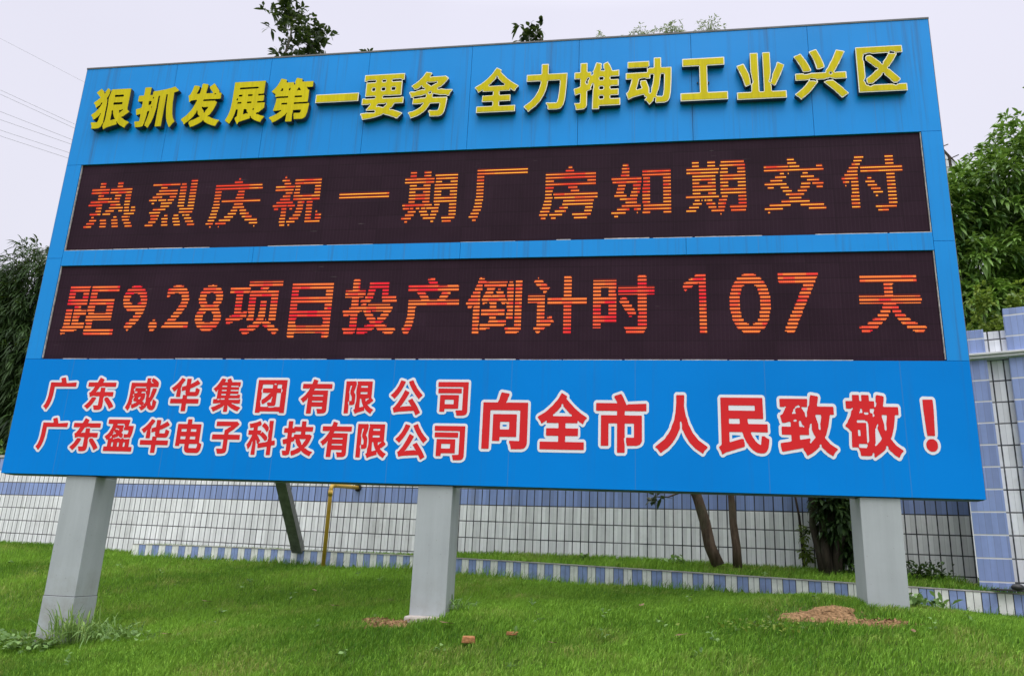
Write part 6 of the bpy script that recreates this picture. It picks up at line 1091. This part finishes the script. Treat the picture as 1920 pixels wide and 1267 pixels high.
# far feathery tops just clearing the board
for k, (fx_, fz_, h_, w_, lab) in enumerate(((0.51, 22.15, .25, .18, 'tiny pale feathery treetop barely clearing the board, leftmost of the far tops'), (2.07, 22.15, .55, .62, 'pale feathery treetop over the board, second of the far tops from the left'),
        (3.39, 22.15, .66, .55, 'pale feathery treetop over the board, third and tallest of the far tops'), (4.87, 22.15, .62, .62, 'pale feathery treetop over the board, rightmost of the far tops'))):
    b = (fx_, 20.0, 1.3)
    tree('feathery_tree', b, lab, [(limb(b, (fx_, 20, fz_ - .8), 6, .05, rg), .12, .03), (limb((fx_, 20, fz_ - 1), (fx_ + .1, 20, fz_ + h_ * .6), 4, .04, rg), .025, .006), (limb((fx_, 20, fz_ - 1), (fx_ - w_ * .5, 20, fz_ + h_ * .3), 4, .04, rg), .02, .006)],
         [(fx_, 20, fz_, w_, .4, h_), (fx_ - .1, 20, fz_ - 1.2, .9, .7, .9)], 260, 7, .18, .036, .6, 'leaf_pale', 'bark_grey', 30 + k, group='far feathery trees beyond the board', shell=.15, spread=.8)

# creeper and weeds against the wall by the stained pipe
dv = empty('wall_creeper', (4.03, 3.66, 1.72), 'small leafy creeper on a dark stem against the wall left of the bushy tree', 'creeper')
m = MB(); m.tube([(4.06, 3.70, 1.6), (4.05, 3.70, 2.0), (4.03, 3.70, 2.35), (3.98, 3.71, 2.72)], [.022, .02, .016, .012], 6)
m.build('stem', M['bark_dark'], dv, smooth=True)
rng = np.random.default_rng(41)
P, d = blob_points([(4.09, 3.6, 2.12, .10, .06, .12), (4.07, 3.6, 1.88, .10, .06, .14)], 40, rng, .1)
leaf_object('leaves', [whorls(P, d, 5, .07, .03, .4, rng)], M['leaf_vine'], dv)

# ------------------------------------------------------------------ building, aerial, cables
bd = empty('white_building', (17.2, 27.0, -0.02), 'white metal clad building corner showing above the green tree right of the board', 'building')
m = MB()
e0, e1 = Vector((14.0, 25.0, 20.9)), Vector((18.0, 25.0, 14.1))
m.poly(((13.2, 25, 0), (21, 25, 0), (21, 25, 11.0), (17.6, 25, 15.0), (15.0, 25, 19.05), (13.2, 25, 21.6)))
m.poly(((13.2, 34, 0), (21, 34, 0), (21, 34, 11.0), (17.6, 34, 15.0), (15.0, 34, 19.05), (13.2, 34, 21.6)))
m.poly(((13.2, 25, 0), (13.2, 34, 0), (13.2, 34, 21.6), (13.2, 25, 21.6))); m.poly(((21, 25, 0), (21, 34, 0), (21, 34, 11.0), (21, 25, 11.0)))
m.build('wall', M['panel_white'], bd)
m = MB()
for k in range(28):
    zz = 12.0 + k * .36
    xr = np.interp(zz, [11, 15, 19.05, 21.6], [21, 17.6, 15.0, 13.2])
    m.box(13.2, xr - .1, 24.975, 24.998, zz, zz + .03)
m.build('panel_joint', M['ledge'], bd)
m = MB()
prof = [(21.2, 10.9), (17.6, 15.12), (15.0, 19.17), (13.2, 21.72)]
for (xa, za), (xb, zb2) in zip(prof[:-1], prof[1:]):
    m.poly(((xa, 24.985, za), (xb, 24.985, zb2), (xb, 34.2, zb2), (xa, 34.2, za)))
    m.poly(((xa, 24.985, za - .1), (xb, 24.985, zb2 - .1), (xb, 24.985, zb2), (xa, 24.985, za)))
m.build('roof', M['panel_white'], bd)
an = empty('roof_aerial', (14.95, 24.6, 18.6), 'thin dark rooftop aerial with short cross rods beside the board edge', 'aerial')
m = MB(); m.tube([(14.55, 24.6, 19.42), (15.42, 24.6, 18.10)], .035, 6); m.build('boom', M['bark_dark'], an)
m = MB(); m.tube([(14.62, 24.6, 19.2), (15.12, 24.6, 18.55)], .03, 6); m.build('brace_rod', M['bark_dark'], an)
m = MB(); m.tube([(14.98, 24.6, 18.15), (14.96, 24.6, 18.75)], .06, 6); m.build('mast', M['bark_dark'], an)
for (x0, z0, x1, z1) in ((14.62, 19.18, 14.98, 19.33), (14.88, 18.60, 15.34, 18.82), (15.2, 18.24, 15.6, 18.40)):
    m = MB(); m.tube([(x0, 24.6, z0), (x1, 24.6, z1)], .022, 5); m.build('cross_rod', M['bark_dark'], an)

WL = ((39.65, 35.78), (35.49, 32.11), (35.15, 31.79), (33.76, 30.83), (33.09, 30.46), (32.24, 29.74), (31.77, 29.29))
WT = ('topmost lone power cable crossing the sky left of the board', 'upper cable of the second pair from the top left of the board', 'lower cable of the second pair from the top left of the board',
      'middle power cable, fourth from the top, left of the board', 'fifth power cable from the top left of the board', 'sixth power cable from the top left of the board', 'lowest power cable crossing the sky left of the board')
for k, ((za, zb2), lab) in enumerate(zip(WL, WT)):
    sl = (zb2 - za) / 7.2
    xa = -47.2
    m = MB(); m.tube([(-80, 40, za - sl * 32), (-60, 40, za - sl * 12.6), (xa, 40, za), (-40, 40, zb2), (-28, 40, zb2 + sl * 10.5)], .014 if k else .010, 5)
    o = m.build('power_cable', M['wire'], None, origin=(xa, 40, za))
    tag(o, lab, 'cable', 'power cables across the sky')

# ------------------------------------------------------------------ small things on the lawn
SOIL = [(3.40, -0.30, .38, .30), (3.80, -.58, .22, .11), (-0.40, -0.16, .24, .15), (-0.62, .02, .14, .08)]
def soil_patch(cx_, cy_, rx, ry, seed, lift=0.03):
    r = np.random.default_rng(seed); m = MB(); n = 28; rings = 5; V = []
    wob = 1 + .30 * np.sin(np.arange(n) * 2 * math.pi / n * 3 + r.random() * 6) + r.normal(0, .13, n)
    pts = [[(cx_, cy_)]]
    for q in range(1, rings + 1):
        pts.append([(cx_ + math.cos(2 * math.pi * k / n) * rx * wob[k] * q / rings, cy_ + math.sin(2 * math.pi * k / n) * ry * wob[k] * q / rings) for k in range(n)])
    def P(q, k):
        x, y = pts[q][k % len(pts[q])]
        f = 1 - q / rings
        return (x, y, hz(x, y) + (lift * (f ** .7) * (1 + .5 * math.sin(k * 2.3 + q)) + .012 if q < rings else -.02))
    for k in range(n):
        m.poly((P(0, 0), P(1, k), P(1, k + 1)))
        for q in range(1, rings):
            m.poly((P(q, k), P(q + 1, k), P(q + 1, k + 1), P(q, k + 1)))
    for k in range(150):                                    # crumbs and clods thinning out into the grass
        a_ = r.random() * 2 * math.pi; q_ = .35 + abs(r.normal(.3, .42)); x = cx_ + math.cos(a_) * rx * q_; y = cy_ + math.sin(a_) * ry * q_
        s_ = r.uniform(.004, .011); z = hz(x, y) + (.03 if q_ < .9 else .015) + s_ * .3
        T_ = [Vector((x + r.normal(0, s_), y + r.normal(0, s_), z + s_ * u_)) for u_ in (-.8, -.8, -.7, 1.0)]
        for f_ in ((0, 1, 3), (1, 2, 3), (2, 0, 3)):
            m.poly([T_[w_] for w_ in f_])
    o = m.build('soil_patch', M['soil'], None, origin=(cx_, cy_, hz(cx_, cy_)))
    return tag(o, kind='structure')
for k, s_ in enumerate(SOIL):
    soil_patch(*s_, 50 + k, .035 if k == 0 else .012)

def brick(x, y, ang, sx, sy, sz, label):
    r = random.Random(int(x * 100)); m = MB()
    m.box(-sx, sx, -sy, sy, -.02, sz, 0, Matrix.Rotation(ang, 3, 'Z'), (x, y, hz(x, y) + .055))
    for i in range(len(m.v)):
        m.v[i] = tuple(c + r.uniform(-.008, .008) for c in m.v[i])
    o = m.build('brick_fragment', M['brick'], None, origin=(x, y, hz(x, y)), bevel=.006)
    return tag(o, label, 'brick', 'broken bricks on the lawn')
BR = BRICKS
brick(BR[0][0], BR[0][1],   .15, .052, .026, .024, 'orange broken brick lying in the front lawn right of the middle post')
brick(BR[1][0], BR[1][1], -.2, .045, .026, .006, 'half buried orange brick further back and right of the other brick')

pk = MB()
pk.box(-.02, 1.4, -.05, .16, 0, .022, 0, Matrix.Rotation(-.12, 3, 'Z'), (5.60, 1.69, 1.512))
o = pk.build('black_board', M['black'], None, origin=(5.8, 1.68, 1.51), bevel=.004)
tag(o, 'thin black board lying across the striped low wall at the right edge', 'board')
def stone(x, y, z, r, label, name, mat, seed, flat=.6):
    bm = bmesh.new(); bmesh.ops.create_icosphere(bm, subdivisions=3, radius=r)
    rr = random.Random(seed); ph = [rr.uniform(0, 6) for _ in range(3)]
    for v in bm.verts:
        k = 1 + .16 * math.sin(v.co.x / r * 2.6 + ph[0]) + .12 * math.sin(v.co.y / r * 3.1 + ph[1])
        v.co = Vector((v.co.x * k * 1.3, v.co.y * k, v.co.z * flat * k))
    me = bpy.data.meshes.new(name); bm.to_mesh(me); bm.free(); me.materials.append(mat)
    me.polygons.foreach_set('use_smooth', [True] * len(me.polygons))
    o = bpy.data.objects.new(name, me); o.location = (x, y, z); COL.objects.link(o)
    return tag(o, label, 'stone')
stone(5.78, 1.66, 1.555, .055, 'dark rounded stone sitting on the black board', 'dark_stone', M['black'], 3)
kx = -1.02; stone(kx, float(kerb_y(kx)) + .05, float(kerb_z(kx)) + .016, .045, 'small dark stone on the striped low wall left of the middle post', 'dark_stone', M['mortar'], 4, .45)

def weed(x, y, n, L, W, droop, lift, label, cat, group, seed, mat='leaf_weed', spread=1.0, tall=0.0, name='weed_plant', rad=.03):
    r = np.random.default_rng(seed)
    z = hz(x, y)
    P = np.c_[x + r.normal(0, rad, n), y + r.normal(0, rad * .8, n), z + np.abs(r.normal(lift, lift * .4, n))]
    D = np.c_[r.normal(0, spread, n), r.normal(0, spread, n), .35 + tall + r.random(n) * .5]
    v = leaf_arrays(P, D, L * r.uniform(.6, 1.3, n), W * r.uniform(.8, 1.2, n), droop * r.uniform(.6, 1.4, n), r.random(n), r, (.4, .75))
    o = leaf_object(name, [v], M[mat], None, (x, y, z))
    return tag(o, label, cat, group)
# around the left post: tall grass on its right, creeping broad leaves at its foot
weed(-3.70, .0, 240, .52, .012, .55, .02, 'tall wispy grass clump on the right side of the left post', 'weed', None, 60, 'tall', .42, 1.0, 'tall_grass_clump', .13)
weed(-3.40, .10, 190, .34, .012, .7, .03, 'shorter spreading tall grass right of the wispy clump by the left post', 'weed', None, 61, 'leaf_weed', .6, .6, 'tall_grass_clump', .20)
weed(-3.98, -.22, 130, .085, .05, .25, .06, 'broad leaved creeping weed at the foot of the left post', 'weed', None, 62, 'leaf_weed', 1.0, .1, 'creeping_weed', .16)
weed(-4.42, -.05, 90, .085, .045, .25, .07, 'leafy creeping weed left of the left post', 'weed', None, 63, 'leaf_weed', .9, .3, 'creeping_weed', .16)
weed(-4.0, -.05, 40, .20, .012, .6, .04, 'thin weed stalks in front of the left post', 'weed', None, 64, 'straw', .6, .8, 'tall_grass_clump', .15)
weed(-3.05, -.02, 100, .07, .04, .3, .04, 'low leafy weed trailing away to the right of the left post', 'weed', None, 65, 'leaf_weed', 1.0, .2, 'creeping_weed', .22)
weed(.14, .2, 60, .22, .012, .6, .03, 'grass tuft against the right side of the middle post', 'weed', None, 66, 'leaf_weed', .6, .7, 'tall_grass_clump', .07)
weed(4.42, .35, 80, .11, .045, .4, .07, 'pale leafy weed on the right side of the right post', 'weed', None, 67, 'leaf_weed', .9, .4, 'creeping_weed', .12)
weed(5.18, 2.62, 240, .085, .03, .4, .12, 'dark leafy bush in the corner by the first blue pilaster', 'bush', None, 68, 'leaf_dark', .9, .6, 'small_bush', .14)
weed(4.62, 2.8, 90, .08, .03, .4, .09, 'low weeds at the wall foot just right of the right post', 'weed', None, 69, 'leaf_weed', .9, .5, 'creeping_weed', .12)
weed(2.38, 3.55, 26, .10, .05, .35, .07, 'broad leaved weed against the wall left of the leaning trunk', 'weed', None, 70, 'leaf_weed', .9, .5, 'creeping_weed', .07)
weed(1.15, 3.9, 16, .09, .045, .3, .06, 'small weed against the wall above the plain striped wall middle', 'weed', None, 71, 'leaf_weed', .9, .6, 'creeping_weed', .05)
SP = SPRIGS
for k, (x, y) in enumerate(SP):
    weed(x, y, 7, .055, .03, .3, .055, 'small pale green seedling standing out of the lawn', 'seedling', 'seedlings scattered over the lawn', 100 + k, 'leaf_weed', 1.0, .3, 'seedling', .018)
# pale clover patch low on the right
weed(2.95, -.75, 120, .035, .03, .2, .06, 'pale clover patch in the lawn left of the soil heap', 'clover', None, 72, 'leaf_vine', 1.0, .3, 'clover_patch', .22)

FL = ((-1.30, .75), (-2.0, 1.9), (-.75, .95), (1.9, .2), (.2, -.45), (-2.6, -.2), (2.2, -.95), (-3.1, 1.4), (1.2, -1.1), (3.9, -1.0))
for k, (x, y) in enumerate(FL):
    r = np.random.default_rng(300 + k); z = hz(x, y) + .06
    m = MB(); a_ = r.random() * 6; L_ = .05 + .03 * r.random(); c_, s_ = math.cos(a_), math.sin(a_)
    P_ = [(-L_, 0, .0), (-.3 * L_, .36 * L_, .012), (.5 * L_, .3 * L_, .008), (L_, 0, .02), (.5 * L_, -.3 * L_, .015), (-.3 * L_, -.36 * L_, .006)]
    Q_ = [(x + p[0] * c_ - p[1] * s_, y + p[0] * s_ + p[1] * c_, z + p[2]) for p in P_]
    m.poly(Q_[:4]); m.poly((Q_[0], Q_[3], Q_[4], Q_[5]))
    o = m.build('fallen_leaf', M['dead_leaf'], None, origin=(x, y, z))
    tag(o, 'small dry brown fallen leaf lying on the lawn', 'leaf', 'dry leaves fallen on the lawn')
# ------------------------------------------------------------------ grass
def grass(n, x0, x1, y0, y1, seed, lmin, lmax, w, test):
    r = np.random.default_rng(seed)
    x = r.uniform(x0, x1, n); y = r.uniform(y0, y1, n)
    k = test(x, y); x, y = x[k], y[k]
    for (cx_, cy_, rx, ry) in SOIL:
        q = ((x - cx_) / rx) ** 2 + ((y - cy_) / ry) ** 2
        k = (q > r.uniform(.30, 1.9, len(x))); x, y = x[k], y[k]
    for (px, pz) in POSTS:
        k = ~((x > px - .01) & (x < px + .36) & (y > .02) & (y < .395)); x, y = x[k], y[k]
    k = ~((x > -.31) & (x < .03) & (y > -.11) & (y < .45)); x, y = x[k], y[k]
    n = len(x); z = height(x, y)
    patch = .5 + .25 * np.sin(x * 1.7 + 1.3 * np.sin(y * 1.1)) + .25 * np.sin(y * 2.3 - x * .8 + 2 * np.sin(x * .6))
    clump = .5 + .5 * np.sin(x * 9.1 + 3 * np.sin(y * 5.3)) * np.sin(y * 10.7 + 2.5 * np.sin(x * 6.1))
    L = r.uniform(lmin, lmax, n) * (.75 + .35 * clump + .2 * patch)
    az = r.uniform(0, 2 * math.pi, n); lean = np.abs(r.normal(.0, .38, n)) + .05
    wind = np.array([.18, -.10])
    dx = np.cos(az) * lean + wind[0]; dy = np.sin(az) * lean + wind[1]
    wx = -np.sin(az + r.normal(0, .8, n)); wy = np.cos(az)
    B = np.c_[x, y, z - .004]
    S = np.c_[wx, wy, np.zeros(n)] * (w * r.uniform(.7, 1.3, n))[:, None] * .5
    mid = B + np.c_[dx * .42, dy * .42, np.full(n, .58)] * L[:, None]
    tipv = B + np.c_[dx * 1.15, dy * 1.15, .92 - .28 * lean] * L[:, None]
    v = np.stack([B - S, B + S, mid - S * .8, mid + S * .8, tipv], 1).reshape(-1, 3)
    b = (np.arange(n) * 5)[:, None]
    loops = (b + np.array([[0, 1, 3, 2, 2, 3, 4]])).ravel()
    sizes = np.tile([4, 3], n)
    tint = np.clip(.42 * patch + .22 * clump + r.normal(.13, .24, n), 0, 1)
    return v, sizes, loops, np.repeat(tint, 5)
def front(x, y):
    lim = np.where(x > -6.95, kerb_y(x) - .03, wall_y(x) - .02)
    lim = np.where(x > 6.03, 1.65, lim)
    return y < lim
def bed(x, y):
    gate = GA + GB * (x - 6) - .02
    lim = np.where(x < 5.594, wall_y(x) - .02, gate)
    return (y > kerb_y(x) + .125) & (y < lim) & (x > -6.9)
parts = [grass(460000, -9.5, 8.5, -2.9, 1.2, 200, .035, .078, .0060, front),
         grass(260000, -11.5, 7, 1.2, 6.9, 201, .045, .095, .0072, front),
         grass(60000, -9.5, 8.5, -4.6, -2.9, 205, .05, .10, .007, front),
         grass(60000, -1.2, 6.6, 1.5, 4.7, 202, .05, .12, .0085, bed),
         grass(11000, -6.9, -1.2, 4.0, 6.1, 203, .03, .07, .008, bed)]
# longer fringe along the foot of the striped wall
r = np.random.default_rng(9)
parts.append(grass(90000, -6.9, 6.0, 1.4, 5.6, 204, .09, .19, .008, lambda x, y: (y < kerb_y(x) - .02) & (y > kerb_y(x) - .03 - np.abs(np.random.default_rng(77).normal(0, .09, len(x))) * (1 + .8 * np.sin(x * 3.1))) ))
gr_ = leaf_object('grass', parts, M['grass'], None, (0, 0, 0))
tag(gr_, kind='stuff')
